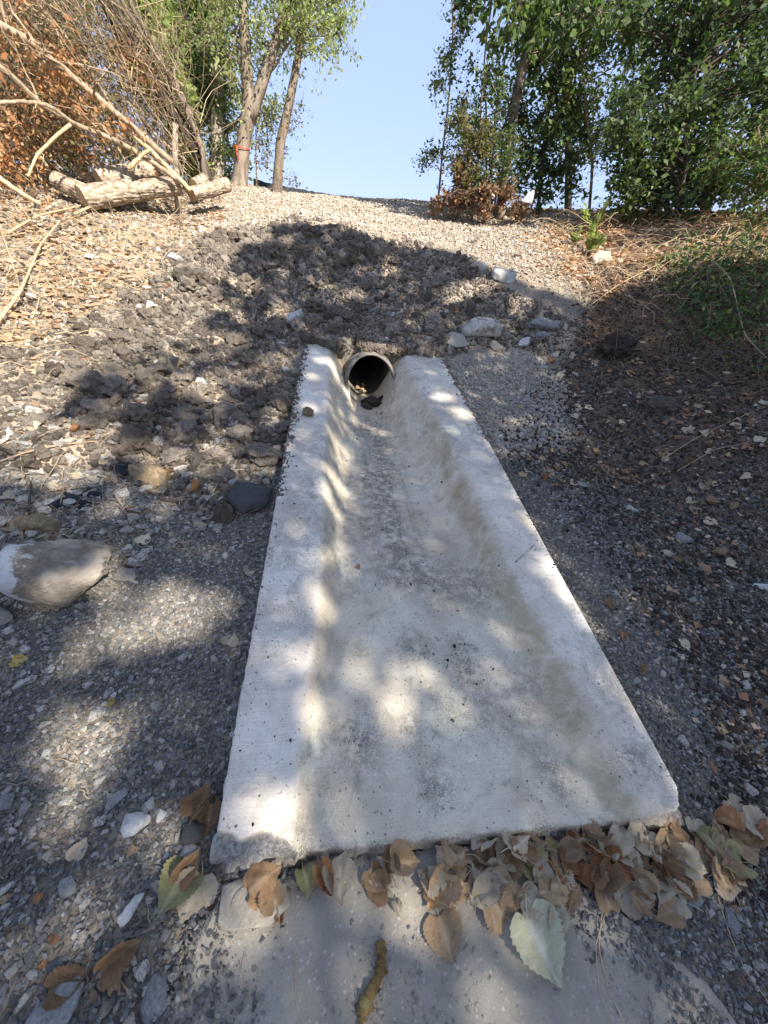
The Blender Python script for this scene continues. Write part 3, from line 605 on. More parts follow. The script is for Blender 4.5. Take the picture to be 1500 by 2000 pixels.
gu = np.concatenate([rng.normal(.62, .13, 900), rng.uniform(0, SW, 500), np.abs(rng.normal(0, .02, 500)), SW-np.abs(rng.normal(0, .02, 400)), rng.normal(.75, .08, 120)]); gv = np.concatenate([rng.uniform(.9, 3.1, 900), rng.uniform(0, SL, 500), SL*rng.random(500)**.6, SL*rng.random(400)**.6, rng.normal(.55, .10, 120)])
kq = (gu > .004) & (gu < SW-.004) & (gv > .02) & (gv < SL-.02); gu, gv = gu[kq], gv[kq]; gp_ = SO+gu[:, None]*EU+gv[:, None]*EV+(trough(gu, gv)+.0012)[:, None]*EN; ks_ = np.exp(rng.normal(0, .5, len(gu)))*.0048
gn_scatter('apron_grit', gp_, euler(len(gu), .6), ks_[:, None]*rng.uniform(.7, 1.2, (len(gu), 3)), PR['chip']+PR['dark'][:2])
gu = np.concatenate([rng.exponential(.014, 420), SW-rng.exponential(.012, 260)]); gv = np.concatenate([rng.uniform(1.3, SL-.02, 420), rng.uniform(2.0, SL-.02, 260)]); kq = (gu > 0) & (gu < SW); gu, gv = gu[kq], gv[kq]
gp_ = SO+gu[:, None]*EU+gv[:, None]*EV+(trough(gu, gv)+.002)[:, None]*EN; ks_ = np.exp(rng.normal(0, .5, len(gu)))*.012
gn_scatter('spilled_soil', gp_, euler(len(gu), 1), ks_[:, None]*rng.uniform(.7, 1.2, (len(gu), 3)), PR['crumb']+PR['chip'][:2])
# ------------------------------------------------------------------ leaves
def dryleaf_mat(name, base, vein, blot):
    m, nt, bs, N, L = nodes(name); c = coord(nt)
    hs = N('ShaderNodeHueSaturation'); L(rnd(nt), hs.inputs['Value']); mr = N('ShaderNodeMapRange'); L(rnd(nt), mr.inputs[0]); mr.inputs[3].default_value = .72; mr.inputs[4].default_value = 1.2; L(mr.outputs[0], hs.inputs['Value'])
    n = ntex(nt, 38, 5, .65, c, .3); r = ramp(nt, [blot, base, base], [.30, .50, 1]); L(n, r.inputs[0]); 
    col = mixc(nt, r.outputs[0], blot, mixc(nt, (0, 0, 0), (.75, .75, .75), ramp_out(nt, ntex(nt, 9, 5, .7, c, .6), .52, .66))); col = mixc(nt, col, vein, attr(nt, 'vein')); L(col, hs.inputs['Color']); L(hs.outputs[0], bs.inputs['Base Color'])
    bs.inputs['Roughness'].default_value = .6; bs.inputs['Specular IOR Level'].default_value = .3
    bump(nt, n, .7, .008, bs)
    t = N('ShaderNodeBsdfTranslucent'); L(hs.outputs[0], t.inputs[0]); mx = N('ShaderNodeMixShader'); mx.inputs[0].default_value = .18; L(bs.outputs[0], mx.inputs[1]); L(t.outputs[0], mx.inputs[2]); L(mx.outputs[0], nt.nodes['Material Output'].inputs[0]); return m
LM = {'pale': dryleaf_mat('pale_grey_green_leaf', (.50, .48, .33), (.70, .67, .54), (.42, .40, .25)), 'tan': dryleaf_mat('tan_dry_leaf', (.47, .325, .19), (.58, .44, .29), (.30, .185, .10)),
      'brown': dryleaf_mat('brown_dry_leaf', (.33, .20, .105), (.44, .30, .17), (.17, .095, .05)),
      'rust': dryleaf_mat('rust_dry_leaf', (.42, .20, .085), (.5, .29, .15), (.22, .09, .04)),
      'beige': dryleaf_mat('beige_dry_leaf', (.56, .475, .34), (.66, .58, .45), (.42, .32, .20)),
      'green': dryleaf_mat('yellow_green_leaf', (.36, .36, .17), (.55, .50, .28), (.30, .22, .10)),
      'yellow': dryleaf_mat('yellow_leaf', (.62, .44, .12), (.7, .54, .2), (.5, .3, .07))}
def dry_leaf(name, mat, seed, curl=.5, fold=.25, L_=1.0, wid=.46, crump=.05, stem=.55):
    """cottonwood leaf, base at y=0, tip at y=1, toothed edge, curled and crumpled, with petiole"""
    r = random.Random(seed); n = 24; m = 4; V = []; vein = []
    for i in range(n+1):
        t = i/n; w = wid*1.15*((t+.02)**.40*(1-t)**.86)/.447*(1-.38*float(sstep(.62, .95, t)))
        if t > .97: w = .004
        for j in range(-m, m+1):
            q = j/m; edge = abs(q) == 1; ww = w*(1+(.045*(1 if i % 2 else -1) if edge and 0 < i < n else 0)+r.uniform(-.025, .025)*edge)
            x = ww*q; y = t*1.0-.13*abs(q)**1.5*(1-t)+.012*(i % 2)*edge
            V.append([x, y, 0]); vein.append(1 if j == 0 else max(0, .6-abs(((i-abs(j)*1.6) % 5)-0)*.6)*(abs(q) < .95))
    V = np.array(V); x, y = V[:, 0].copy(), V[:, 1].copy()
    ph = r.uniform(0, 9); fz = r.choice((1, 1, -1))
    z = fold*np.abs(x)*1.2*fz
    cy = curl*(y-.45)**2*r.uniform(.4, 1.3)*r.choice((1, 1, -1)); cx = curl*2.2*x*x*r.uniform(-.3, 1.2)
    z = z+cy+cx+crump*(np.sin(x*9+ph)*np.cos(y*7+ph*2)+.6*np.sin(x*17-y*13+ph))+np.array([r.uniform(-1, 1) for _ in x])*crump*.18
    V[:, 2] = z; V[:, 0] = x*(1-abs(fold)*.3)
    k = 2*m+1; F = [(i*k+j, i*k+j+1, (i+1)*k+j+1, (i+1)*k+j) for i in range(n) for j in range(k-1)]
    V = V.tolist(); b0 = len(V)
    if stem:
        sx = r.uniform(-.2, .2)
        for s_ in range(5):
            t = s_/4; cx_, cy_, cz_ = sx*t*t, -stem*t, V[m][2]+.10*math.sin(t*2.5)
            for a_ in range(3): V.append([cx_+.014*math.cos(a_*2.1), cy_, cz_+.014*math.sin(a_*2.1)]); vein.append(.8)
        F += [(b0+s_*3+a_, b0+s_*3+(a_+1) % 3, b0+(s_+1)*3+(a_+1) % 3, b0+(s_+1)*3+a_) for s_ in range(4) for a_ in range(3)]
    V = np.array(V)*L_; V[:, 1] -= .45*L_; V[:, 2] -= np.percentile(V[:, 2], 1)
    return mesh(name, V, F, mat, True, {'vein': np.clip(vein, 0, 1)})
LV = {k: [dry_leaf('dry_leaf', m_, hash((k, q)) % 999 if False else q*13+i*101, curl=[.35, .8, .2, 1.0, .45, .4][q], fold=[.12, .38, .06, .5, .25, -.15][q], wid=[.47, .42, .52, .36, .49, .45][q], crump=[.03, .055, .025, .07, .045, .06][q], stem=(.5 if q % 2 else .3)) for q in range(6)] for i, (k, m_) in enumerate(LM.items())}
def up_rot(nm, ang, tilt=0, tdir=0):
    z = Vector(nm).normalized(); q = Vector((0, 0, 1)).rotation_difference(z); e = Euler((tilt*math.cos(tdir), tilt*math.sin(tdir), 0)).to_quaternion()
    return (q @ Euler((0, 0, ang)).to_quaternion() @ e).to_euler()
def nrmtop(x, y):
    u, v = uv(x, y)
    if 0 < u < SW and 0 < v < SL:
        e = .02; z = lambda a, b: float(top(a, b)); nv_ = np.array([-(z(x+e, y)-z(x-e, y))/(2*e), -(z(x, y+e)-z(x, y-e))/(2*e), 1]); return nv_/np.linalg.norm(nv_)
    return nrm(np.array(x), np.array(y))
def tops(x, y):
    dx, dy = x-SO[0], y-SO[1]; u = UVI[0][0]*dx+UVI[0][1]*dy; v = UVI[1][0]*dx+UVI[1][1]*dy
    if 0 < u < SW and 0 < v < SL: return float(zs(x, y)+trough(u, v)/EN[2])
    z = hzs(x, y)
    if y < .46: z = float(hsurf(x, y))
    return z
UVI = np.linalg.inv(np.array([[EU[0], EV[0]], [EU[1], EV[1]]])).tolist()
def at2(px, py):
    """like at(), but the apron's surface counts too"""
    return hit1(px, py, tops, 16)
SHP = ['gently curled', 'tightly curled', 'flat', 'folded', 'creased', 'wavy']
def spot(px, py, xs, ys):
    c = (px-min(xs))/(max(xs)-min(xs)); r = (py-min(ys))/(max(ys)-min(ys))
    return ('farthest', 'farther', 'nearer', 'nearest')[min(3, int(r*4))]+' row, '+('far left', 'left', 'centre', 'right', 'far right')[min(4, int(c*5))]
def put_leaf(px, py, kind, size, label, cat='leaf', group=None, var=None, ang=None, tilt=.15, lift=0, name='dry_leaf', sy=1):
    P = at2(px, py); me = random.choice(LV[kind]) if var is None else LV[kind][var]
    size *= .82
    o = link(name, me, None, (P[0], P[1], P[2]+.004+.05*size*(P[2] > -9)+lift)); s = size; o.scale = (s, s*sy, s)
    # ang: direction of the tip in the picture, degrees clockwise from up
    if ang is None: ang = random.uniform(0, 360)
    o.rotation_euler = up_rot(nrmtop(P[0], P[1]), -R(ang), tilt*random.uniform(.3, 1), random.uniform(0, 6.28))
    return tag(o, label, cat, group)
# leaves one can point at
for a in [
 (1052, 1850, 'pale', .150, 'large pale grey-green folded leaf lying furthest down on the pavement', 4, 155, .1),
 (868, 1832, 'tan', .095, 'lone tan leaf lying on the sunlit pavement left of the large pale leaf', 2, 160, .1),
 (1040, 1696, 'green', .095, 'yellow-green leaf on top of the leaf heap below the apron edge', 0, 150, .1),
 (1412, 1726, 'beige', .085, 'pale cream leaf at the right end of the leaf heap', 2, 110, .1),
 (1436, 1588, 'beige', .085, 'beige leaf on gravel off the front right corner of the apron', 2, 150, .2),
 (1488, 1626, 'rust', .08, 'rust brown leaf at the right edge of the photo beside the leaf heap', 1, 60, .2),
 (968, 1778, 'tan', .085, 'rounded tan leaf poking below the heap left of the large pale leaf', 2, 180, .1),
 (1078, 1782, 'beige', .085, 'creamy crumpled leaf overlapping the large pale leaf', 3, 10, .1),
 (1140, 1728, 'rust', .07, 'orange brown leaf slanting below the middle of the heap', 1, 130, .3),
 (1300, 1722, 'brown', .085, 'dark brown curled leaf near the right part of the heap', 3, 160, .3),
 (345, 1738, 'green', .11, 'yellow-green and brown leaf at the broken corner of the apron', 0, 200, .25),
 (378, 1752, 'beige', .10, 'pinkish beige leaf lapping over the yellow-green one by the broken corner', 2, 190, .15),
 (372, 1690, 'brown', .08, 'dark brown leaf standing in the gap beside the broken corner', 3, 20, .6),
 (398, 1566, 'brown', .095, 'crumpled brown leaf wedged against the left front side of the apron', 3, 10, .5),
 (410, 1600, 'brown', .08, 'brown leaf tucked under the wedged one at the apron side', 1, 170, .5),
 (452, 1252, 'beige', .062, 'beige leaf lying on dark gravel left of the apron', 2, 10, .1),
 (394, 1031, 'beige', .060, 'pale beige leaf below the grey asphalt lump', 4, 60, .25),
 (284, 1056, 'beige', .070, 'pale veined leaf above the small gravel right of the boulder', 0, 10, .2),
 (487, 1122, 'beige', .05, 'small beige leaf close to the apron edge below the asphalt lump', 1, 60, .3),
 (1336, 1262, 'beige', .058, 'single beige leaf with toothed edge on the dark gravel right of the apron', 2, 170, .1),
 (1190, 1184, 'brown', .060, 'brown leaf by the right rim below the sun flecks', 1, 160, .4),
 (1214, 1244, 'rust', .055, 'rust leaf touching the right rim of the apron', 0, 200, .4),
 (1248, 1312, 'brown', .05, 'small brown leaf tucked against the lower right rim', 3, 190, .4),
 (1400, 1084, 'tan', .085, 'tan crumpled leaf cluster on dark soil at the right', 1, 290, .3),
 (1428, 1106, 'beige', .075, 'pale long leaf right below the tan crumpled one', 4, 100, .2),
 (1352, 998, 'tan', .085, 'tan leaf with a long stalk on dark soil', 0, 330, .3),
 (1388, 1022, 'beige', .08, 'pale leaf overlapping the stalked tan leaf', 2, 140, .2),
 (1118, 1032, 'beige', .055, 'small star shaped beige leaf right of the apron', 1, 20, .2),
 (1096, 942, 'tan', .065, 'pair forming tan leaf near the apron beyond the gravel', 3, 80, .3),
 (1246, 776, 'beige', .06, 'pale leaf lying flat on the shaded slope at right', 2, 90, .1),
 (700, 1110, 'rust', .028, 'tiny orange leaf alone in the channel of the apron', 1, 150, .5),
 (914, 830, 'yellow', .032, 'small bright yellow leaf on the right rim near the pipe', 0, 90, .4),
 (1012, 798, 'yellow', .04, 'yellow leaf on pale dirt right of the apron', 3, 130, .4),
 (742, 800, 'tan', .055, 'tan leaf on the dark debris at the pipe mouth', 2, 180, .3),
 (42, 1293, 'yellow', .05, 'yellowish leaf on gravel below the boulder', 4, 70, .1),
 (161, 1660, 'beige', .05, 'narrow pale yellow leaf on sunlit gravel', 4, 0, .1),
 (218, 1374, 'yellow', .03, 'small pale yellow leaf between gravel stones', 2, 90, .2),
 (240, 1862, 'brown', .09, 'folded brown leaf on coarse gravel beside a twig', 3, 50, .4),
 (138, 1920, 'brown', .08, 'broken brown leaf near the bottom left', 1, 60, .3),
 (776, 1776, 'beige', .04, 'sliver of yellow leaf in the sunlit patch of pavement', 3, 150, .1),
 (548, 1786, 'rust', .03, 'tiny rust leaf bit near the pavement edge', 3, 10, .4),
 (1292, 1786, 'tan', .07, 'ragged tan leaf hanging out of the right of the heap', 1, 250, .2),
 (1252, 1742, 'beige', .075, 'grey beige leaf with a notch in the right part of the heap', 3, 80, .1)]:
    put_leaf(*a[:5], var=a[5], ang=a[6], tilt=a[7])
# the heap along the apron's front edge
hp = [(540, 1700, 30), (620, 1700, 45), (700, 1690, 50), (800, 1680, 45), (860, 1680, 50), (930, 1690, 70), (980, 1690, 90), (1060, 1680, 90), (1130, 1680, 90), (1200, 1670, 95), (1270, 1665, 100), (1330, 1660, 90), (1390, 1650, 80), (1430, 1650, 60)]
n_h = 0
kinds = ['tan']*8+['brown']*4+['rust']*1+['beige']*5+['green']*1
for px, py, sp in hp:
    for k in range(int(sp/(10.5 if px < 950 else 7.2))):
        qx = px+random.uniform(-45, 45); edge = 1688-.1125*(qx-411); qy = edge+36+random.uniform(0, 1)**1.3*sp*1.35
        kd = random.choice(kinds); vr = random.randrange(6); whr = 'by the broken corner' if qx < 660 else 'below the middle of the edge' if qx < 900 else 'above the large pale leaf' if qx < 1130 else 'short of the right corner' if qx < 1300 else 'at the right corner'
        put_leaf(qx, qy, kd, random.uniform(.060, .104), f"{SHP[vr]} {dict(green='yellow-green').get(kd, kd)} heap leaf {whr}, {'touching the concrete' if qy < edge+38+sp*.35 else 'in the middle of the heap' if qy < edge+38+sp*.75 else 'on its outer side'}", var=vr, group='leaves heaped along the front edge of the apron', tilt=.36, lift=random.uniform(0, .018)); n_h += 1
# loose leaves by region: (polygon, number, kinds, size, wording)
def region_leaves(poly, cnt, kinds, s0, s1, words_, group, tilt=.35, minpx=0):
    xs = [p[0] for p in poly]; ys = [p[1] for p in poly]; c = 0
    while c < cnt:
        px = random.uniform(min(xs), max(xs)); py = random.uniform(min(ys), max(ys))
        if not inpoly(np.array(px), np.array(py), poly): continue
        P = at(px, py)
        if not np.isfinite(P).all() or not bool(offslab(P[0], P[1], .02)): c += .2; continue
        kd = random.choice(kinds); vr = random.randrange(6); put_leaf(px, py, kd, random.uniform(s0, s1), f"{SHP[vr]} {kd} leaf {words_}, {spot(px, py, xs, ys)}", var=vr, group=group, tilt=tilt); c += 1
region_leaves([(1080, 700), (1500, 700), (1500, 1000), (1250, 1000), (1130, 880)], 46, ['beige', 'beige', 'tan', 'brown'], .05, .08, 'on dark soil right of the apron', 'leaves on the dark soil at right')
region_leaves([(1000, 860), (1060, 830), (1140, 850), (1120, 960), (1040, 960), (1010, 920)], 20, ['tan', 'beige', 'brown', 'rust'], .05, .07, 'where pale dirt meets the right rim', 'leaves at the foot of the pale dirt')
region_leaves([(1000, 600), (1180, 640), (1200, 760), (1050, 720)], 16, ['beige', 'tan', 'rust'], .05, .08, 'among flat stones above the right rim', 'leaves among the stones above the right rim')
region_leaves([(1150, 1000), (1500, 1000), (1500, 1560), (1380, 1500), (1150, 1120)], 9, ['brown', 'tan', 'beige'], .04, .06, 'on dark gravel right of the lower apron', 'leaves on the gravel at lower right')
region_leaves([(0, 820), (480, 830), (500, 950), (0, 1060)], 32, ['tan', 'beige', 'beige', 'rust'], .045, .075, 'in rubble left of the apron', 'leaves in the rubble at left')
region_leaves([(60, 640), (540, 500), (560, 860), (0, 860)], 22, ['rust', 'tan', 'beige'], .04, .06, 'on the clods of the bank', 'leaves on the clods of the bank')
region_leaves([(760, 560), (900, 560), (1010, 640), (880, 690), (760, 640)], 8, ['rust', 'tan'], .05, .07, 'on the soil above the pipe', 'leaves above the pipe')
region_leaves([(0, 1250), (350, 1250), (350, 2000), (0, 2000)], 8, ['brown', 'rust', 'tan'], .015, .03, 'bit on lower left gravel', 'leaf fragments on the gravel at lower left')
region_leaves([(1050, 440), (1500, 440), (1500, 560), (1180, 600)], 14, ['rust', 'rust', 'tan', 'beige'], .06, .1, 'on the sunlit right bank', 'leaves on the sunlit right bank')
for k in range(9):
    P = pc-axv*(.10-.035*k)+pu*(-.09+.02*(k % 4))+np.array([0, 0, -ri*.86+.01*(k % 3)])
    o = link('dry_leaf', LV['tan'][k % 6], None, P); o.scale = (.05,)*3; o.rotation_euler = (random.uniform(-.5, .5), random.uniform(-.5, .5), random.uniform(0, 6)); tag(o, 'tan leaf washed into the mouth of the pipe', 'leaf', 'leaves in the pipe mouth')

# ------------------------------------------------------------------ stones, clods
HM = {}
def hero(px, py, wpx, sc, label, cat='stone', name='stone', mat='stone', seed=0, ang=0, sink=.25, npts=16, disp=.03, sub=2, tiltv=.1, kind='hull'):
    P = at2(px, py); d = float(np.linalg.norm(P-CAM)); w = wpx/750*((P-CAM)@fw)
    me = hull_mesh(name, M[mat], sc, npts, seed, sub, disp, True) if kind == 'hull' else clod_mesh(name, M[mat], seed, 4, .22, sc)
    o = link(name, me, None, (P[0], P[1], P[2]+w*sc[2]*(.5-sink))); o.scale = (w,)*3; o.rotation_euler = up_rot(nrmtop(P[0], P[1]), R(ang), tiltv, random.uniform(0, 6)); tag(o, label, cat); return o
M['boulder'] = rock_mat('brown_boulder', [(.30, .25, .19), (.30, .25, .19)], 14, .02, dust=(.42, .36, .29))
M['white'] = rock_mat('white_limestone', [(.50, .485, .45), (.58, .565, .53)], 9, .003, dust=(.36, .345, .31), contrast=.25)
M['ochre'] = rock_mat('ochre_stone', [(.26, .19, .10), (.30, .22, .13)], 12, .005, dust=(.15, .12, .08))
M['asphalt'] = rock_mat('grey_asphalt_lump', [(.085, .085, .088), (.11, .11, .112)], 60, .008, contrast=.6)
M['greyflat'] = rock_mat('grey_flat_stone', [(.22, .22, .215), (.27, .265, .255)], 10, .003)
M['fabric'] = rock_mat('black_fabric', [(.022, .025, .03), (.03, .033, .038)], 30, .003)
bo = hero(125, 1140, 225, (1, .80, .66), 'large grey-brown boulder with a white chalky left end', seed=6, mat='boulder', ang=22, sink=.28, npts=13, disp=.022, sub=3, tiltv=.05)
bm_ = M['boulder'].node_tree; _b = bm_.nodes['Principled BSDF']; _s = _b.inputs['Base Color'].links[0].from_socket; _c = coord(bm_); _x = bm_.nodes.new('ShaderNodeSeparateXYZ'); bm_.links.new(_c, _x.inputs[0])
_a = bm_.nodes.new('ShaderNodeMath'); _a.operation = 'MULTIPLY_ADD'; _a.inputs[1].default_value = -1; bm_.links.new(_x.outputs[0], _a.inputs[0]); bm_.links.new(ntex(bm_, 7, 5, .7, _c), _a.inputs[2])
bm_.links.new(mixc(bm_, _s, (.60, .59, .57), ramp_out(bm_, _a.outputs[0], .66, .72)), _b.inputs['Base Color'])
for a in [
 (84, 1031, 95, (1, .5, .5), 'mossy brown stone above the large boulder', 'ochre', 7, 5), (295, 937, 92, (1, .85, .6), 'rounded ochre stone in the rubble left of the apron', 'ochre', 8, 10),
 (70, 1078, 85, (1, .28, .3), 'long pale rock sliver between the boulder and the mossy stone', 'greyflat', 9, 30),
 (488, 985, 92, (1, .95, .5), 'round dark grey asphalt lump touching the left rim', 'asphalt', 10, 0), (378, 1630, 48, (1, .9, .7), 'dark rough concrete lump by the broken corner', 'asphalt', 11, 0),
 (374, 1664, 44, (1, .75, .6), 'smooth grey stone under the dark lump by the broken corner', 'greyflat', 12, 0),
 (268, 1610, 62, (1, .78, .5), 'pale angular stone on the lower left gravel', 'white', 13, 20), (314, 1596, 26, (1, .8, .5), 'small shell-like white stone right of the pale angular one', 'white', 14, 70),
 (226, 1564, 62, (1, .38, .35), 'long thin grey stone slanting on the gravel', 'greyflat', 15, 50), (190, 1396, 40, (1, .75, .5), 'pale triangular stone between two sun patches', 'stone', 16, 40),
 (262, 1778, 62, (1, .8, .45), 'whitish flat stone on gravel left of the leaves', 'white', 17, 60), (300, 1950, 85, (1, 1.0, .45), 'grey angular stone sitting at the edge of the pavement', 'greyflat', 18, 50),
 (108, 1975, 110, (1, .8, .25), 'broad flat grey stone at the bottom left', 'greyflat', 19, 20), (46, 1958, 42, (1, .5, .4), 'small pale pointed stone near the bottom left corner', 'stone', 20, 60),
 (195, 1530, 32, (1, .85, .5), 'sunlit stone on the gravel beside the long thin one', 'stone', 21, 10), (130, 1735, 52, (1, .75, .35), 'dark flat stone on the shaded lower left gravel', 'greyflat', 22, 30),
 (10, 1568, 40, (1, .9, .5), 'grey stone cut by the left edge of the photo', 'greyflat', 23, 10), (50, 1335, 50, (1, .4, .4), 'slanting pale stone below the boulder', 'stone', 24, 50),
 (248, 1128, 55, (1, .75, .5), 'pale knobbly stone at the right end of the boulder', 'stone', 25, 10), (262, 1100, 35, (1, .75, .5), 'small grey stone above the knobbly stone', 'stone', 26, 10),
 (8, 1210, 50, (1, .9, .5), 'brown stone half out of frame under the boulder', 'stone', 27, 10), (0, 1095, 40, (1, .9, .5), 'pale stone at the left edge above the boulder', 'white', 28, 10),
 (578, 628, 46, (1, .7, .6), 'white angular stone on the soil above the left rim', 'white', 29, 20), (398, 755, 34, (1, .9, .7), 'white nodule with dark crack in the clods', 'white', 30, 10), (558, 726, 20, (1, .9, .8), 'small round white stone beside the left rim', 'white', 31, 0),
 (938, 652, 92, (1, .62, .45), 'big grey limestone block above the right rim', 'stone', 32, -5), (888, 672, 60, (1, .8, .4), 'dusty flat stone left of the big limestone block', 'paledirt', 33, 0),
 (985, 545, 66, (1, .7, .4), 'white sunlit slab of limestone on the upper slope', 'white', 34, -10), (938, 527, 50, (1, .6, .35), 'tan slab touching the white limestone slab', 'palegravel', 35, -20),
 (970, 682, 42, (1, .6, .4), 'flat pale stone under the big limestone block', 'stone', 36, 0), (1062, 638, 90, (1, .38, .3), 'flat brown-grey slab on the right shoulder', 'greyflat', 37, 5), (1054, 662, 38, (1, .8, .6), 'rounded grey stone beneath the flat slab', 'greyflat', 38, 5),
 (1022, 676, 40, (1, .5, .5), 'chalk white stone splinter left of the rounded grey stone', 'white', 39, 30), (1175, 512, 62, (1, .55, .5), 'pale brown block on the sunlit right bank', 'palegravel', 40, 30),
 (346, 508, 42, (1, .55, .4), 'white flat stone on the sunlit left slope', 'white', 41, 10), (845, 628, 40, (1, .6, .4), 'pale stone on the soil left of the big block', 'stone', 42, 0), (730, 608, 32, (1, .6, .5), 'two-toned grey stone above the pipe', 'greyflat', 43, 10),
 (660, 620, 48, (1, .6, .5), 'dark flat clod above the pipe', 'clod', 44, 0), (1332, 1056, 36, (1, .9, .6), 'grey faceted stone on dark soil at right', 'greyflat', 45, 10), (1136, 950, 28, (1, .7, .4), 'flat grey stone near leaves right of the apron', 'greyflat', 46, 0),
 (1232, 996, 28, (1, .8, .5), 'pale stone on dark soil right of the apron', 'stone', 47, 0), (1300, 1084, 34, (1, .5, .4), 'pale grey stone on the dark gravel slope', 'stone', 48, 0), (1350, 1172, 26, (1, .8, .5), 'grey angular stone in the dark gravel', 'greyflat', 49, 20),
 (1453, 1340, 28, (1, .7, .5), 'pale grey pebble-like stone at the right', 'stone', 50, 20), (1346, 1758, 50, (1, .7, .5), 'blue-grey stone right of the leaf heap', 'greyflat', 51, 20), (1424, 1800, 42, (1, .9, .5), 'dark grey angular stone under a thin twig', 'greyflat', 52, 40),
 (1490, 1150, 44, (1, .3, .4), 'curved white shell-like stone at the right edge', 'white', 53, -30), (150, 1090, 30, (1, .4, .4), 'thin white stone behind the boulder', 'white', 55, 60), (158, 1040, 24, (1, .8, .5), 'small bright white stone right of the mossy stone', 'white', 56, 60),
 (1200, 690, 60, (1, .8, .7), 'dark earth lump sticking out of the right bank', 'darkdirt', 57, 0), (1290, 800, 50, (1, .8, .6), 'brown earth lump on the dark soil', 'darkdirt', 58, 0)]:
    m_ = a[5]; hero(a[0], a[1], a[2], a[3], a[4], mat=m_, seed=a[6], ang=a[7], npts=14 if m_ != 'asphalt' else 26, disp=.05 if m_ == 'asphalt' else .03, cat='stone' if m_ not in ('clod', 'darkdirt') else 'clod', name='stone' if m_ not in ('clod', 'darkdirt') else 'earth_clod', kind='hull' if m_ not in ('clod', 'darkdirt') else 'clod')
# dried mud at the pipe mouth
for px, py, w_, lb in ((728, 792, 40, 'black mud clump lying in the pipe mouth'), (742, 786, 26, 'smaller black mud clump at the right of the pipe mouth'), (716, 797, 22, 'flat black mud flake in front of the pipe')):
    hero(px, py, w_, (1, .7, .5), lb, 'mud clump', 'mud_clump', 'darkdirt', int(w_), kind='clod', sink=.2)
hero(602, 811, 21, (1, .85, .8), 'round brown burr-like clod on the left rim', 'clod', 'earth_clod', 'ochre', 71, kind='clod', sink=.1)
# fallen chunk of pavement edge at the broken corner
hero(500, 1762, 160, (1, .62, .10), 'thin broken plate of muddy concrete in front of the broken corner', 'concrete plate', 'concrete_plate', 'pave', 72, ang=15, npts=26, disp=.006, sink=.1, tiltv=.02)
# pieces of black fabric
def rag(px, py, w_, seed, label):
    P = at2(px, py); w = w_/750*((P-CAM)@fw); r = np.random.default_rng(seed); n_ = 22; a_, b_ = np.meshgrid(np.linspace(-1, 1, n_), np.linspace(-1, 1, n_), indexing='ij')
    X = a_*(.5+.12*np.sin(b_*4+seed)); Y = b_*(.38+.15*np.cos(a_*5+seed)); Z = .22*(fbm(a_+seed, b_, .5, 4, 140+seed)-.25)*(1-.7*np.maximum(abs(a_), abs(b_))**2)
    Z += .10*np.sin(a_*7+b_*3)*(1-np.abs(b_))
    V = np.stack([X*w, Y*w, Z*w], -1).reshape(-1, 3); i_, j_ = np.meshgrid(np.arange(n_-1), np.arange(n_-1), indexing='ij'); Q = np.stack([i_*n_+j_, (i_+1)*n_+j_, (i_+1)*n_+j_+1, i_*n_+j_+1], -1).reshape(-1, 4)
    keep = ~((np.abs(a_.ravel()[Q].mean(1)) > .2) & (b_.ravel()[Q].mean(1) < -.45)); o = link('fabric_scrap', mesh('fabric_scrap', V, Q[keep], M['fabric'], True), None, (P[0], P[1], P[2]+.004)); o.rotation_euler = up_rot(nrmtop(P[0], P[1]), seed*.7, .1); tag(o, label, 'fabric scrap')
rag(150, 985, 72, 1, 'crumpled black fabric scrap in the rubble above the mossy stone'); rag(268, 925, 60, 4, 'black rag fragment tucked behind the ochre stone')
# many stones and clods, each its own object: the largest in view
def many(poly, cnt, protos, s0, s1, name, cat, words_, group, sink=.12, flatk=1):
    xs = [p[0] for p in poly]; ys = [p[1] for p in poly]; k = 0; tries = 0
    while k < cnt and tries < cnt*8:
        tries += 1; px = random.uniform(min(xs), max(xs)); py = random.uniform(min(ys), max(ys))
        if not inpoly(np.array(px), np.array(py), poly): continue
        P = at(px, py); 
        if not np.isfinite(P).all(): continue
        s = s0*(s1/s0)**(random.random()**1.7)
        if not bool(offslab(P[0], P[1], s*.5)): continue
        o = link(name, random.choice(protos), None, (P[0], P[1], P[2]+s*(.28-sink))); o.scale = (s*random.uniform(.8, 1.2), s*random.uniform(.8, 1.2), s*random.uniform(.8, 1.1)*flatk); o.rotation_euler = (random.gauss(0, .35), random.gauss(0, .35), random.uniform(0, 6.28))
        tag(o, f"{'larger' if s > (s0*s1)**.5 else 'smaller'} {words_}, {spot(px, py, xs, ys)}", cat, group); k += 1
many([(150, 640), (400, 560), (560, 660), (540, 900), (480, 960), (60, 900), (0, 780)], 60, PR['stone'], .045, .10, 'stone', 'stone', 'angular limestone among the clods on the left bank', 'stones among the clods of the left bank')
many([(0, 880), (500, 900), (480, 1000), (250, 1080), (0, 1060)], 40, PR['stone'], .03, .075, 'stone', 'stone', 'pale stone in the rubble strip left of the apron', 'stones in the rubble strip at left')
many([(0, 1230), (330, 1180), (420, 1500), (340, 1640), (330, 2000), (0, 2000)], 50, PR['stone'], .018, .045, 'stone', 'stone', 'pale stone on the lower left gravel', 'stones on the lower left gravel')
many([(1050, 900), (1500, 900), (1500, 1700), (1400, 1600), (1060, 960)], 30, PR['stone'], .018, .045, 'stone', 'stone', 'grey stone on dark gravel right of the apron', 'stones on the dark gravel at right')
many([(880, 600), (1180, 600), (1130, 860), (980, 860)], 20, PR['stone'], .035, .09, 'stone', 'stone', 'dusty stone in the pale dirt above the right rim', 'stones in the pale dirt at right')
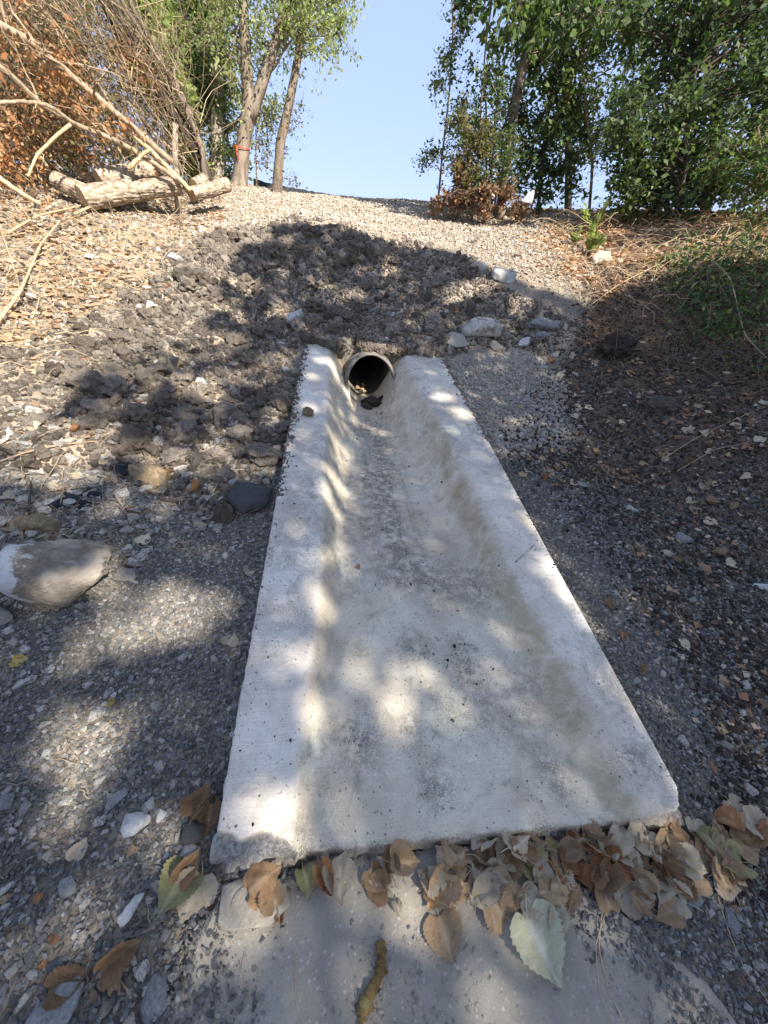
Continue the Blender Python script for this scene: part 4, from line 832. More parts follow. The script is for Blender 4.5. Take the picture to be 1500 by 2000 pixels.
many([(230, 600), (400, 470), (600, 450), (760, 480), (880, 520), (980, 600), (860, 680), (600, 660), (540, 880), (480, 940), (200, 860), (100, 760)], 180, PR['clod'], .07, .19, 'earth_clod', 'clod', 'dry grey-brown clod on the dug soil of the bank', 'clods on the dug bank', .10)
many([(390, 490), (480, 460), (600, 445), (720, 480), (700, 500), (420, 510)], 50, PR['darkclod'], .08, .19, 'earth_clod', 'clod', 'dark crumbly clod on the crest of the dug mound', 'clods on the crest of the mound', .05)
many([(300, 400), (800, 400), (1120, 520), (1000, 560), (760, 470), (400, 470)], 20, PR['pale'], .06, .14, 'stone', 'stone', 'bleached stone on the sunlit gravel track', 'stones on the sunlit track')
many([(0, 480), (330, 480), (330, 600), (0, 700)], 14, PR['pale'], .05, .13, 'stone', 'stone', 'bleached stone in litter of the sunlit left bank', 'stones on the sunlit left bank')
for k in range(75):
    u_ = random.uniform(.0, SW); v_ = SL+random.uniform(-.04, .14)-.09*math.exp(-((u_-.3)/.15)**2)-.07*math.exp(-((u_-.62)/.16)**2); s_ = random.uniform(.04, .11); q_ = SO+EU*u_+EV*v_+EN*(s_*.2+.02*max(0, v_-SL)*10)
    o = link('earth_clod', random.choice(PR['clod']), None, q_); o.scale = (s_,)*3; o.rotation_euler = (random.uniform(0, 6), random.uniform(0, 6), 0); tag(o, f"{'bigger' if s_ > .075 else 'smaller'} grey-brown clod spilling over the apron's upper end, {'on the left rim' if u_ < .25 else 'left of the pipe' if u_ < .45 else 'above the pipe' if u_ < .78 else 'right of the pipe' if u_ < 1.0 else 'on the right rim'}", 'clod', 'clods spilling over the upper end of the apron')
#PART3
# ------------------------------------------------------------------ plants
def cards(P, size, droop=0, wid=.5, up_=.0, seed=0):
    """small folded leaves: (n,3) bases -> vertices (n*4,3)"""
    n_ = len(P); d = rng.standard_normal((n_, 3)); d[:, 2] = d[:, 2]*.6-droop+up_; d /= np.linalg.norm(d, axis=1)[:, None]
    r = rng.standard_normal((n_, 3)); s = np.cross(d, r); s /= np.linalg.norm(s, axis=1)[:, None]; nn = np.cross(s, d)
    L_ = size*np.exp(rng.normal(0, .25, n_)); L_ = L_[:, None]
    V = np.stack([P, P+d*L_*.45+s*L_*wid*.5+nn*L_*.08, P+d*L_, P+d*L_*.45-s*L_*wid*.5+nn*L_*.08], 1)
    return V
def leafmesh(name, P, size, mat, parent=None, droop=.0, wid=.55, tint=None, up_=0):
    P = np.asarray(P); V = cards(P, size, droop, wid, up_).reshape(-1, 3); Q = np.arange(len(V)).reshape(-1, 4)
    t = rng.random(len(P)) if tint is None else np.clip(tint+rng.normal(0, .15, len(P)), 0, 1)
    return link(name, mesh(name, V, Q, mat, False, {'tint': np.repeat(t, 4)}), parent)
def curve(a, b, n_=7, sag=0, wob=.03, up_=0):
    a = np.asarray(a, float); b = np.asarray(b, float); t = np.linspace(0, 1, n_)[:, None]; L_ = np.linalg.norm(b-a)
    P = a+(b-a)*t; P[:, 2] += (up_-sag)*L_*np.sin(t[:, 0]*np.pi); w = rng.standard_normal((n_, 3))*wob*L_; w[0] = 0; w[-1] = 0
    return P+w
def tree(name, label, cat, trunk, r0, r1, clumps, leafmat, leafsize, barkm, group=None, droop=.3, stems=(), nl=120, cr=.3, twigs=7, branch_r=.35):
    """trunk: list of points; clumps: crown clump centres; limbs run from the trunk to every clump"""
    base = trunk[0]; t = empty(name, tuple(base), label, cat, group); b = Buf(); T = np.asarray(trunk, float)
    tt = np.linspace(0, len(T)-1, len(T)*5); TP = np.stack([np.interp(tt, np.arange(len(T)), T[:, k]) for k in range(3)], 1)
    for _ in range(2): TP[1:-1] = (TP[:-2]+TP[1:-1]*2+TP[2:])/4
    f = np.linspace(0, 1, len(TP)); rr = r0+(r1-r0)*f; rr[0] *= 1.25; rr[1] *= 1.1
    b.tube(TP, rr, 9 if r0 > .03 else 6, rough=.03)
    for S_ in stems:                                   # (points, r0, r1)
        SP = np.asarray(S_[0], float); q = np.linspace(0, len(SP)-1, len(SP)*4); SQ = np.stack([np.interp(q, np.arange(len(SP)), SP[:, k]) for k in range(3)], 1); SQ[1:-1] = (SQ[:-2]+SQ[1:-1]*2+SQ[2:])/4
        b.tube(SQ, np.linspace(S_[1], S_[2], len(SQ)), 8, rough=.03); TP = np.vstack([TP, SQ]); rr = np.concatenate([rr, np.linspace(S_[1], S_[2], len(SQ))])
    lb = Buf(); LP = []; TI = []
    for c in clumps:
        c = np.asarray(c, float); dz = c[2]-TP[:, 2]; d = np.linalg.norm(TP-c, axis=1)+np.where(dz < .35*np.linalg.norm((TP-c)[:, :2], axis=1), 1.2, 0); i = int(np.argmin(d))
        L_ = np.linalg.norm(c-TP[i]); ra = min(rr[i]*branch_r, .004+.012*L_)
        lb.tube(curve(TP[i], c, 7, 0, .035, .06), np.linspace(ra, ra*.35, 7), 5, cap=False)
        k = random.random()
        for _ in range(twigs):
            dv = rng.standard_normal(3); dv /= np.linalg.norm(dv); dv[2] += .15-droop*.6; e = c+dv*cr*rng.uniform(.6, 1.5)
            tw = curve(c-dv*.05, e, 5, .05*droop, .05); lb.tube(tw, np.linspace(ra*.4+.001, .0012, 5), 3, cap=False)
            m_ = max(2, int(nl/twigs)); u = rng.random(m_)**.7; ii = u*4; j_ = np.minimum(ii.astype(int), 3); P = tw[j_]*(1-(ii-j_))[:, None]+tw[j_+1]*(ii-j_)[:, None]
            LP.append(P+rng.standard_normal((m_, 3))*cr*.17); TI.append(np.full(m_, np.clip(.35+.5*(k-.3)+rng.normal(0, .1), 0, 1)))
    if lb.n: b.V += lb.V; b.Q += [q+b.n for q in lb.Q]; b.T += lb.T; b.n += lb.n
    b.build('trunk', M[barkm], t)
    if LP: leafmesh('crown', np.vstack(LP), leafsize, M[leafmat], t, droop, .55, np.concatenate(TI))
    return t
def clumps(poly, n_, h0, h1, mind=0):
    xs = [p[0] for p in poly]; ys = [p[1] for p in poly]; o_ = []
    while len(o_) < n_:
        a, b = random.uniform(min(xs), max(xs)), random.uniform(min(ys), max(ys))
        if inpoly(np.array(a), np.array(b), poly): o_.append(pt(a, b, random.uniform(h0, h1)))
    return o_
def gpt(px, h, dz=-.05):
    """ground point under image column px near the skyline at distance h"""
    best = pt(px, 380, h); az = math.atan2(best[0], best[1]); x_, y_ = h*math.sin(az), h*math.cos(az); return np.array([x_, y_, float(hz(x_, y_))+dz])
# --- left group
h = 8.6; A = gpt(468, h); F1 = pt(486, 212, h)
tree('poplar_tree', 'forked poplar with an orange ribbon round its trunk left of the sky gap', 'tree', [A, pt(474, 290, h), F1, pt(480, 100, h), pt(474, 0, h), pt(470, -160, h)], .125, .05,
     clumps([(380, -180), (640, -180), (600, 60), (560, 110), (520, 140), (400, 160), (380, 60)], 62, h-.5, h+1.3)+clumps([(490, 230), (560, 130), (540, 200), (500, 260)], 5, h+.2, h+1), 'leaf_poplar', .052, 'bark', droop=.75,
     stems=[([F1-np.array([0, 0, .12]), pt(520, 140, h), pt(545, 60, h), pt(566, -40, h-.1), pt(590, -160, h-.1)], .085, .04), ([pt(508, 160, h), pt(540, 125, h), pt(552, 100, h), pt(572, 76, h+.1)], .028, .012)], nl=140, cr=.32)
h = 9.0; A = gpt(540, h)
tree('leaning_tree', 'slim tree leaning right at the edge of the sky gap', 'tree', [A, pt(547, 280, h), pt(562, 215, h), pt(585, 100, h), pt(598, 0, h), pt(612, -150, h)], .085, .04,
     clumps([(570, -150), (700, -120), (680, 40), (655, 80), (640, 95), (600, 110), (560, 90)], 36, h-.3, h+.9), 'leaf_poplar', .052, 'bark', droop=.75, nl=150, cr=.30)
tree('sapling', 'sparse twiggy sapling with reddish leaves between the two poplars', 'sapling', [gpt(502, 8.9), pt(500, 300, 8.9), pt(500, 235, 8.9)], .012, .005, clumps([(490, 250), (540, 240), (580, 250), (540, 330), (500, 350)], 12, 8.7, 9.3)+clumps([(560, 200), (600, 200), (600, 270), (570, 260)], 4, 8.9, 9.1), 'leaf_olive', .045, 'twig_dark', nl=34, cr=.22, droop=.4)
tree('sapling', 'small weed sapling below the leaning tree on the skyline', 'sapling', [gpt(556, 9.3), pt(566, 350, 9.3)], .008, .004, clumps([(548, 345), (590, 350), (570, 365)], 4, 9.2, 9.4), 'leaf_olive', .04, 'twig_dark', nl=14, cr=.14)
h = 9.4; A = gpt(432, h)
tree('pale_trunk_tree', 'pale barked tree behind the forked poplar', 'tree', [A, pt(424, 250, h), pt(420, 130, h), pt(420, 0, h), pt(424, -160, h)], .12, .06, clumps([(290, -180), (470, -180), (460, 330), (400, 330), (330, 200), (260, 90)], 70, h, h+1.8), 'leaf_poplar', .06, 'bark_pale', droop=.6, nl=150, cr=.32)
h = 10; A = gpt(395, h)
tree('thicket_tree', 'green thicket tree behind the leaning dark trunks', 'tree', [A, pt(380, 220, h), pt(350, 80, h), pt(330, -120, h)], .09, .04, clumps([(230, -120), (330, -120), (440, 150), (450, 350), (380, 330), (300, 250), (250, 140)], 80, h-.8, h+1.5), 'leaf_mid', .07, 'bark', droop=.3, nl=150, cr=.34,
     stems=[([A, pt(440, 260, h), pt(480, 220, h)], .05, .025)])
h = 9.8
tree('thicket_tree', 'dark green bush mass behind the brush pile at top left', 'tree', [gpt(170, h), pt(140, 200, h), pt(90, 60, h), pt(60, -100, h)], .1, .04, clumps([(-160, -120), (150, -120), (140, 60), (240, 260), (330, 300), (200, 340), (-160, 340)], 120, h-.6, h+1.4), 'leaf_bright', .065, 'bark_dark', droop=.3, nl=120, cr=.38)
h = 7.8
tree('fern_leaved_shrub', 'bright green leafy branch hanging among the leaning trunks', 'shrub', [gpt(330, h+.5), pt(330, 200, h), pt(310, 90, h), pt(280, -60, h)], .03, .012, clumps([(240, -60), (290, -60), (350, 130), (380, 190), (330, 160), (290, 90)], 26, h-.2, h+.6), 'leaf_bright', .075, 'twig_dark', droop=.7, nl=90, cr=.2)
tree('fern_leaved_shrub', 'low bright green shrub at the foot of the leaning trunks', 'shrub', [gpt(370, 8), pt(370, 320, 8)], .02, .01, clumps([(345, 270), (390, 280), (390, 330), (350, 330)], 9, 7.8, 8.2), 'leaf_bright', .06, 'twig_dark', droop=.5, nl=90, cr=.17)
# ribbon on the forked poplar
rb = Buf(); c = pt(472, 290, 8.6); th_ = np.linspace(0, 6.28, 14); rb.tube(np.stack([c[0]+.130*np.cos(th_), c[1]+.128*np.sin(th_), c[2]+.015*np.sin(th_*2)], 1), .006, 4, cap=False)
rb.tube([c+np.array([-.03, -.135, 0]), c+np.array([-.035, -.15, -.07]), c+np.array([-.02, -.145, -.16])], [.012, .012, .008], 4)
mo = bpy.data.materials.new('orange_ribbon'); mo.use_nodes = True; mo.node_tree.nodes['Principled BSDF'].inputs[0].default_value = (.75, .10, .03, 1); M['ribbon'] = mo
tag(rb.build('marking_ribbon', mo), 'orange marking ribbon tied round the forked poplar', 'ribbon')
# leaning stems of the felled thicket
def branch(label, pts, r0, r1, barkm, cat='branch', name='fallen_branch', sides=8, side=0, leaf=None, nleaf=0, lr=.12, ls=.05):
    T = np.array(pts); q = np.linspace(0, len(T)-1, len(T)*5); P = np.stack([np.interp(q, np.arange(len(T)), T[:, k]) for k in range(3)], 1)
    for _ in range(2): P[1:-1] = (P[:-2]+P[1:-1]*2+P[2:])/4
    P[1:-1] += rng.standard_normal(P[1:-1].shape)*r0*.12
    t = empty(name, tuple(T[0]), label, cat); b = Buf(); b.tube(P, np.linspace(r0, r1, len(P)), sides, rough=.04)
    L0 = np.linalg.norm(T[-1]-T[0])
    for _ in range(side):
        i = random.randrange(len(P)//4, len(P)-1); d = P[min(i+1, len(P)-1)]-P[i-1]; d /= np.linalg.norm(d); v = d*.8+rng.standard_normal(3)*.55; v /= np.linalg.norm(v); l_ = L0*random.uniform(.12, .35); rs = np.interp(i, [0, len(P)], [r0, r1])*.4
        cc = curve(P[i], P[i]+v*l_, 6, 0, .05); b.tube(cc, np.linspace(rs, rs*.25, 6), 5, cap=False)
        if random.random() < .6: v2 = v+rng.standard_normal(3)*.5; b.tube(curve(cc[3], cc[3]+v2*l_*.45, 4, 0, .06), np.linspace(rs*.5, rs*.15, 4), 4, cap=False)
    b.build('stem', M[barkm], t)
    if leaf:
        i = rng.integers(0, len(P), nleaf); leafmesh('dead_leaves', P[i]+rng.standard_normal((nleaf, 3))*lr, ls, M[leaf], t, .6)
    return t
g1 = gpt(412, 7.6)
branch('thick dark leaning stem with dead leaves reaching to the top left', [g1, pt(385, 300, 7.6), pt(300, 160, 7.4), pt(225, 50, 7.2), pt(170, -60, 7.1)], .075, .045, 'bark_dark', side=6)
sg = branch('second dark stem leaning just above the thick one', [g1+np.array([.05, .1, 0]), pt(392, 300, 7.7), pt(320, 175, 7.7), pt(250, 70, 7.6), pt(200, -40, 7.5)], .06, .035, 'bark_dark', side=5)
branch('slender grey stem bending over the dark leaning ones', [gpt(405, 7.5), pt(395, 290, 7.5), pt(340, 160, 7.4), pt(270, 60, 7.2), pt(215, -40, 7.1)], .04, .022, 'bark', side=5)
branch('upright grey stem rising to the top edge from the leaning cluster', [pt(398, 300, 7.55), pt(365, 200, 7.5), pt(280, 55, 7.4), pt(235, -30, 7.3)], .035, .02, 'bark', side=4)
tree('hanging_dead_foliage', 'clump of brown dead leaves caught on the leaning stems', 'dead foliage', [pt(262, 150, 7.25), pt(255, 120, 7.25), pt(245, 90, 7.25)], .012, .006, clumps([(215, 60), (240, 70), (290, 140), (275, 170), (235, 130)], 12, 7.1, 7.3), 'leaf_rust', .06, 'twig_dark', droop=.9, nl=45, cr=.13)
branch('long thick bare branch lying from the log pile up to the left edge', [pt(338, 318, 6.3), pt(260, 250, 6.3), pt(160, 165, 6.2), pt(70, 88, 6.1), pt(0, 48, 6.0), pt(-80, 10, 6)], .030, .032, 'twig', side=9)
branch('bare branch curving from the logs past the middle of the brush', [pt(345, 350, 6.1), pt(300, 318, 6.1), pt(220, 270, 6.0), pt(150, 245, 6.0), pt(80, 205, 5.9), pt(20, 145, 5.9), pt(-60, 80, 5.9)], .025, .018, 'twig', side=9)
branch('thin branch forking to the left edge of the photo', [pt(150, 245, 5.95), pt(95, 205, 5.85), pt(40, 197, 5.8), pt(-40, 205, 5.7)], .018, .012, 'twig', side=3)
branch('pale broken branch with a splintered end bending down to the ground', [pt(138, 243, 5.8), pt(100, 275, 5.75), pt(70, 305, 5.7), pt(55, 345, 5.6)], .014, .010, 'straw', side=2)
branch('straight thin stem crossing the brush towards the upper left', [pt(232, 232, 6.6), pt(190, 160, 6.6), pt(120, 60, 6.6), pt(60, -10, 6.6)], .016, .010, 'twig', side=4)
branch('twig arching right above the long thick branch', [pt(90, 118, 6.4), pt(150, 125, 6.4), pt(215, 140, 6.4), pt(262, 165, 6.5)], .008, .004, 'twig', side=2)
branch('yellow split branch poking out of the rust leaves at the left edge', [pt(-20, 335, 5.3), pt(30, 370, 5.2), pt(80, 400, 5.2)], .022, .012, 'wood', side=0)
branch('split pale branch end between the long branch and the logs', [pt(250, 330, 6.0), pt(280, 300, 6.0), pt(296, 292, 6.0)], .022, .012, 'wood', side=2)
branch('pale peeled branch lying under the long thick one', [pt(232, 240, 6.35), pt(290, 290, 6.3), pt(330, 330, 6.2), pt(372, 372, 6.1)], .022, .026, 'wood', side=1)
for k in range(26):                                     # more bare poles of the pile, each its own
    x0, y0 = random.uniform(60, 380), random.uniform(260, 350); L_ = random.uniform(120, 300); an = R(random.uniform(115, 150)); hh = random.uniform(6.2, 7.8)
    o = branch('thin bare stem slanting up to the left in the brush pile', [pt(x0+L_*.5*math.cos(an)*f_*2, y0-L_*.5*math.sin(an)*f_*2, hh+.2*f_) for f_ in (0, .35, .7, 1)], random.uniform(.008, .016), .005, random.choice(['twig', 'twig', 'twig_dark', 'straw']), sides=5, side=3); tag(o, f"{'long' if L_ > 210 else 'short'} {'low' if y0 > 305 else 'high'} bare stem slanting up-left in the brush, {('far left', 'left', 'centre', 'right', 'far right')[min(4, int((x0-60)/64))]}, {('lower', 'middle', 'steeper')[min(2, int((math.degrees(an)-115)/12))]} slope", group='thin stems in the brush pile')
# the brush itself: nobody could count it
bb = {k: Buf() for k in ('twig', 'twig_dark', 'straw')}
for k in range(3600):
    a, b_ = random.uniform(-120, 400), random.uniform(-60, 370)
    if b_ < (a-190)*1.25-60+110*math.sin(a*.05+1)*random.random(): continue
    hh = random.uniform(6.4, 8.4); P0 = pt(a, b_, hh); d = np.array([-.62, random.uniform(-.25, .25), .72])+rng.standard_normal(3)*(.32 if k % 2 else .9); l_ = random.uniform(.25, 1.0)
    mt = random.choice(['twig', 'twig_dark', 'twig_dark', 'straw']); bb[mt].tube(curve(P0, P0+d*l_, 5, 0, .03), np.linspace(random.uniform(.002, .006), .001, 5), 3, cap=False)
for k_, b in bb.items(): tag(b.build('brush_twigs', M[k_]), 'tangled dry twigs of the brush pile', kind='stuff')
lp = []
for poly, cnt, s_ in (([(-100, -60), (60, -40), (70, 110), (80, 200), (40, 230), (-100, 200)], 7, .16), ([(-60, 240), (75, 210), (100, 300), (60, 350), (-60, 380)], 18, .14), ([(60, 160), (330, 290), (400, 330), (330, 340), (230, 330), (60, 260)], 9, .09), ([(90, 60), (180, 180), (110, 180)], 5, .09)):
    for c in clumps(poly, cnt, 5.9, 6.9): lp.append(c+rng.standard_normal((75, 3))*s_)
tag(leafmesh('dead_leaf_clumps', np.vstack(lp), .045, M['leaf_rust'], None, .7), 'rust brown dead leaves hanging in the brush pile', kind='stuff')
lp = [c+rng.standard_normal((50, 3))*.16 for c in clumps([(-100, -60), (180, -60), (380, 240), (400, 330), (200, 330), (-100, 250)], 120, 6.4, 8.6)]
tag(leafmesh('olive_brush_leaves', np.vstack(lp), .045, M['leaf_olive'], None, .5), 'small olive leaves growing through the brush pile', kind='stuff')
# --- logs
def endmat():
    m, nt, bs, N, L = nodes('sawn_log_end'); c = coord(nt); l_ = N('ShaderNodeVectorMath'); l_.operation = 'LENGTH'; mp = N('ShaderNodeMapping'); mp.inputs['Scale'].default_value = (0, 1, 1); L(c, mp.inputs[0]); L(mp.outputs[0], l_.inputs[0])
    w = N('ShaderNodeMath'); w.operation = 'SINE'; mu = N('ShaderNodeMath'); mu.operation = 'MULTIPLY'; mu.inputs[1].default_value = 420; L(l_.outputs['Value'], mu.inputs[0]); L(mu.outputs[0], w.inputs[0])
    r = ramp(nt, [(.36, .24, .12), (.55, .40, .22)], [0, 1]); L(w.outputs[0], r.inputs[0]); L(mixc(nt, r.outputs[0], (.42, .30, .17), ntex(nt, 14, 4, .6, c)), bs.inputs[0]); bs.inputs['Roughness'].default_value = .85; return m
M['log_end'] = endmat()
def log(label, A, B, rad, seed, flare=0):
    A = np.array(A); B = np.array(B); t = empty('log', tuple(A), label, 'log', 'cut logs at the foot of the brush pile'); L_ = np.linalg.norm(B-A)
    n_ = 40; s_ = 72; x_ = np.linspace(0, L_, n_); th_ = np.linspace(0, 2*np.pi, s_, endpoint=False); X_, T_ = np.meshgrid(x_, th_, indexing='ij')
    fur = np.abs(fbm(X_*.22, T_*rad*2, rad*.26, 3, 150+seed)-.5)*2; rr = rad*(1+.05*np.sin(T_*2+seed)+.04*np.sin(X_*5+seed))-rad*.15*sstep(.22, .0, fur)+flare*rad*(X_/L_)**3
    V = np.stack([X_, rr*np.cos(T_), rr*np.sin(T_)], -1).reshape(-1, 3); i_, j_ = np.meshgrid(np.arange(n_-1), np.arange(s_), indexing='ij'); Q = np.stack([i_*s_+j_, i_*s_+(j_+1) % s_, (i_+1)*s_+(j_+1) % s_, (i_+1)*s_+j_], -1).reshape(-1, 4)
    o = bpy.data.objects.new('bark', mesh('bark', V, Q, M['bark_log'], True)); COL.objects.link(o); o.parent = t
    for e, sg_ in ((0, -1), (n_-1, 1)):
        E_ = [(x_[e]+sg_*.004, 0, 0)]+[(x_[e]+sg_*.004, rr[e, j]*1.0*math.cos(a), rr[e, j]*math.sin(a)) for j, a in enumerate(th_)]
        F = [(0, 1+j, 1+(j+1) % s_) if sg_ < 0 else (0, 1+(j+1) % s_, 1+j) for j in range(s_)]; c_ = bpy.data.objects.new('cut_end', mesh('cut_end', E_, F, M['log_end'])); COL.objects.link(c_); c_.parent = t
    t.rotation_euler = Vector(B-A).to_track_quat('X', 'Z').to_euler(); return t
def gp(px, py, lift): P = at(px, py).copy(); P[2] += lift; return P
def logpx(label, a, b, ha, hb, rpx, seed, **k): A = pt(a[0], a[1], ha); B = pt(b[0], b[1], hb); log(label, A, B, rpx/750*((A-CAM)@fw), seed, **k)
logpx('upper furrowed log resting on the others', (192, 350), (318, 330), 6.25, 6.45, 17, 1)
logpx('long lower log with a cut face at its left end', (160, 388), (262, 372), 5.95, 6.1, 21, 2)
logpx('lower log lying end to end with the long one', (250, 374), (350, 362), 6.15, 6.3, 17, 3)
logpx('separate short log nearest the track with a pale cut face', (374, 380), (444, 361), 6.55, 6.9, 12, 4)
logpx('weathered log at the left end of the pile', (108, 352), (172, 380), 6.2, 6.0, 15, 5)
logpx('stubby log end showing behind the short log', (378, 360), (400, 350), 7.0, 7.2, 9, 6)
branch('upright sawn stub with a cut top among the logs', [gpt(341, 6.5), pt(342, 290, 6.45), pt(343, 242, 6.45)], .038, .030, 'bark_log', 'stump', 'tree_stub')
# --- right group
RG = 'shrubs and trees of the right bank'
tree('sapling', 'thin dark sapling standing against the sky at the left end of the right bank', 'sapling', [gpt(858, 8.2), pt(865, 290, 8.2), pt(878, 180, 8.2), pt(885, 60, 8.2), pt(880, -60, 8.2)], .02, .008, clumps([(862, -60), (910, -60), (930, 200), (920, 330), (850, 190), (845, 140), (868, 60)], 26, 8.0, 8.5)+clumps([(812, 300), (850, 270), (858, 330), (830, 340)], 4, 8.1, 8.3), 'leaf_dark', .05, 'twig_dark', RG, nl=75, cr=.2)
h = 8.0
tree('mulberry_tree', 'grey stemmed tree with large hanging leaves right of the sky gap', 'tree', [gpt(985, h), pt(1000, 240, h), pt(1025, 120, h), pt(1050, 20, h), pt(1075, -140, h)], .075, .045, clumps([(900, -150), (1180, -150), (1180, 60), (1140, 90), (1050, 100), (960, 90), (930, 40)], 46, h-.6, h+.7), 'leaf_mid', .095, 'bark', RG, droop=.85, nl=75, cr=.3,
     stems=[([gpt(965, h), pt(968, 220, h-.1), pt(985, 120, h-.1), pt(1010, 0, h-.1)], .02, .012), ([gpt(972, h), pt(985, 250, h+.1), pt(1005, 170, h+.1), pt(1030, 60, h+.1)], .018, .01), ([gpt(960, h), pt(950, 230, h), pt(945, 120, h), pt(960, 0, h)], .016, .009)])
tree('shrub', 'olive leaved shrub below the grey stemmed tree', 'shrub', [gpt(930, 7.7), pt(935, 300, 7.7), pt(940, 190, 7.7), pt(950, 130, 7.7)], .02, .008, clumps([(890, 180), (960, 130), (1010, 170), (1010, 350), (900, 380), (880, 300)], 52, 7.4, 8.2), 'leaf_dark', .05, 'twig_dark', RG, nl=85, cr=.22)
tree('shrub', 'yellowing shrub at the left foot of the right bank', 'shrub', [gpt(905, 7.5), pt(910, 330, 7.5), pt(915, 230, 7.5)], .014, .006, clumps([(885, 220), (950, 230), (965, 350), (890, 370)], 22, 7.3, 7.8), 'leaf_olive', .05, 'twig_dark', RG, nl=65, cr=.2)
tree('dead_shrub', 'brown dead leafy heap at the left end of the right bank', 'shrub', [gpt(880, 7.6), pt(885, 375, 7.6), pt(890, 350, 7.6)], .012, .006, clumps([(855, 365), (890, 335), (1000, 370), (1030, 405), (850, 400)], 40, 7.3, 7.8), 'leaf_litter_dark', .06, 'twig_dark', nl=70, cr=.15, droop=.5)
tree('shrub', 'dense green shrub in the middle of the right bank', 'shrub', [gpt(1060, 8.3), pt(1065, 280, 8.3), pt(1075, 170, 8.3), pt(1085, 90, 8.3)], .03, .012, clumps([(1000, 120), (1120, 90), (1150, 200), (1130, 385), (1060, 395), (1000, 385)], 66, 8.0, 8.9), 'leaf_dark', .07, 'bark_dark', RG, nl=75, cr=.26)
tree('slender_tree', 'slender crooked tree in front of the small sky window', 'tree', [gpt(1165, 8.0), pt(1158, 320, 8.0), pt(1145, 220, 8.0), pt(1135, 120, 8.0), pt(1140, 0, 8)], .022, .01, clumps([(1100, 20), (1200, 20), (1210, 330), (1180, 370), (1110, 200)], 34, 7.7, 8.6), 'leaf_mid', .05, 'twig_dark', RG, nl=80, cr=.25)
h = 8.1
tree('dark_tree', 'dark trunked tree leaning right with a dense crown at top right', 'tree', [gpt(1290, h), pt(1305, 290, h), pt(1335, 190, h), pt(1370, 90, h), pt(1400, 0, h), pt(1430, -120, h)], .07, .04, clumps([(1180, -150), (1600, -150), (1600, 150), (1420, 200), (1260, 180), (1190, 80)], 90, h-.5, h+1.3), 'leaf_dark', .075, 'bark_dark', RG, nl=85, cr=.3)
tree('shrub', 'dark ivy covered shrub under the dark trunked tree', 'shrub', [gpt(1340, 7.4), pt(1345, 300, 7.4), pt(1350, 220, 7.4)], .03, .012, clumps([(1210, 180), (1330, 170), (1420, 220), (1430, 390), (1220, 400), (1190, 300)], 90, 7.1, 8.3), 'leaf_dark', .065, 'bark_dark', RG, nl=90, cr=.26)
tree('shrub', 'shrub with bright lime leaves at the right edge', 'shrub', [gpt(1500, 6.8), pt(1490, 330, 6.8), pt(1480, 250, 6.8)], .02, .01, clumps([(1400, 260), (1620, 200), (1620, 430), (1420, 410), (1400, 340)], 50, 6.4, 7.3), 'leaf_mid', .05, 'twig_dark', RG, nl=90, cr=.22)
tree('shrub', 'dark shrub filling the top right corner', 'shrub', [gpt(1560, 7.6), pt(1540, 200, 7.6), pt(1520, 50, 7.6)], .04, .015, clumps([(1430, 100), (1680, 60), (1680, 330), (1450, 300)], 60, 7.3, 8.6), 'leaf_dark', .07, 'bark_dark', RG, nl=85, cr=.28)
tree('background_tree', 'loose tree further back showing sky through its crown', 'tree', [gpt(1120, 10.2), pt(1110, 200, 10.2), pt(1100, 50, 10.2), pt(1100, -100, 10.2)], .06, .03, clumps([(1000, -60), (1250, -60), (1250, 120), (1180, 330), (1080, 280), (1000, 150)], 50, 10, 11.2), 'leaf_dark', .06, 'bark_dark', RG, nl=90, cr=.4)
tree('background_tree', 'far tree closing the view behind the dark trunk', 'tree', [gpt(1400, 10.4), pt(1400, 200, 10.4), pt(1390, 20, 10.4)], .08, .04, clumps([(1210, -40), (1640, -40), (1640, 380), (1230, 380)], 90, 9.8, 11.2), 'leaf_dark', .08, 'bark_dark', RG, nl=75, cr=.42)
# low plants
def frondplant(label, base, n_, L_, mat, lf=.04, lean=(0, 0)):
    t = empty('feathery_weed', tuple(base), label, 'weed'); b = Buf(); LP = []
    for k in range(n_):
        a = random.uniform(0, 6.28); d = np.array([math.cos(a)*.55+lean[0], math.sin(a)*.5+lean[1], random.uniform(.5, 1.1)]); l_ = L_*random.uniform(.6, 1.1); P = curve(base, base+d*l_, 9, 0, .02, .12); b.tube(P, np.linspace(.004, .0015, 9), 4, cap=False)
        u = np.linspace(.15, 1, 26)*8; j_ = np.minimum(u.astype(int), 7); Q_ = P[j_]*(1-(u-j_))[:, None]+P[j_+1]*(u-j_)[:, None]; T_ = P[j_+1]-P[j_]; T_ /= np.linalg.norm(T_, axis=1)[:, None]; sd2 = np.cross(T_, [0, 0, 1.]); sd2 /= np.linalg.norm(sd2, axis=1)[:, None]+1e-6
        ll = lf*np.sin(np.linspace(.25, 3.0, 26))**.6
        for s_ in (-1, 1):
            d2 = sd2*s_*.85+T_*.5; w2 = T_*.22
            V4 = np.stack([Q_, Q_+d2*ll[:, None]*.5+w2*ll[:, None], Q_+d2*ll[:, None], Q_+d2*ll[:, None]*.5-w2*ll[:, None]], 1); LP.append(V4)
    b.build('stem', M['twig_dark'], t); V = np.concatenate(LP).reshape(-1, 3)
    link('leaves', mesh('leaves', V, np.arange(len(V)).reshape(-1, 4), M[mat], False, {'tint': np.repeat(rng.random(len(V)//4), 4)}), t)
frondplant('taller feathery green weed standing on the right bank', at(1215, 440), 10, .36, 'leaf_bright', .07); frondplant('broad feathery green weed left of the taller one', at(1150, 455), 18, .32, 'leaf_bright', .06, (-.1, 0))
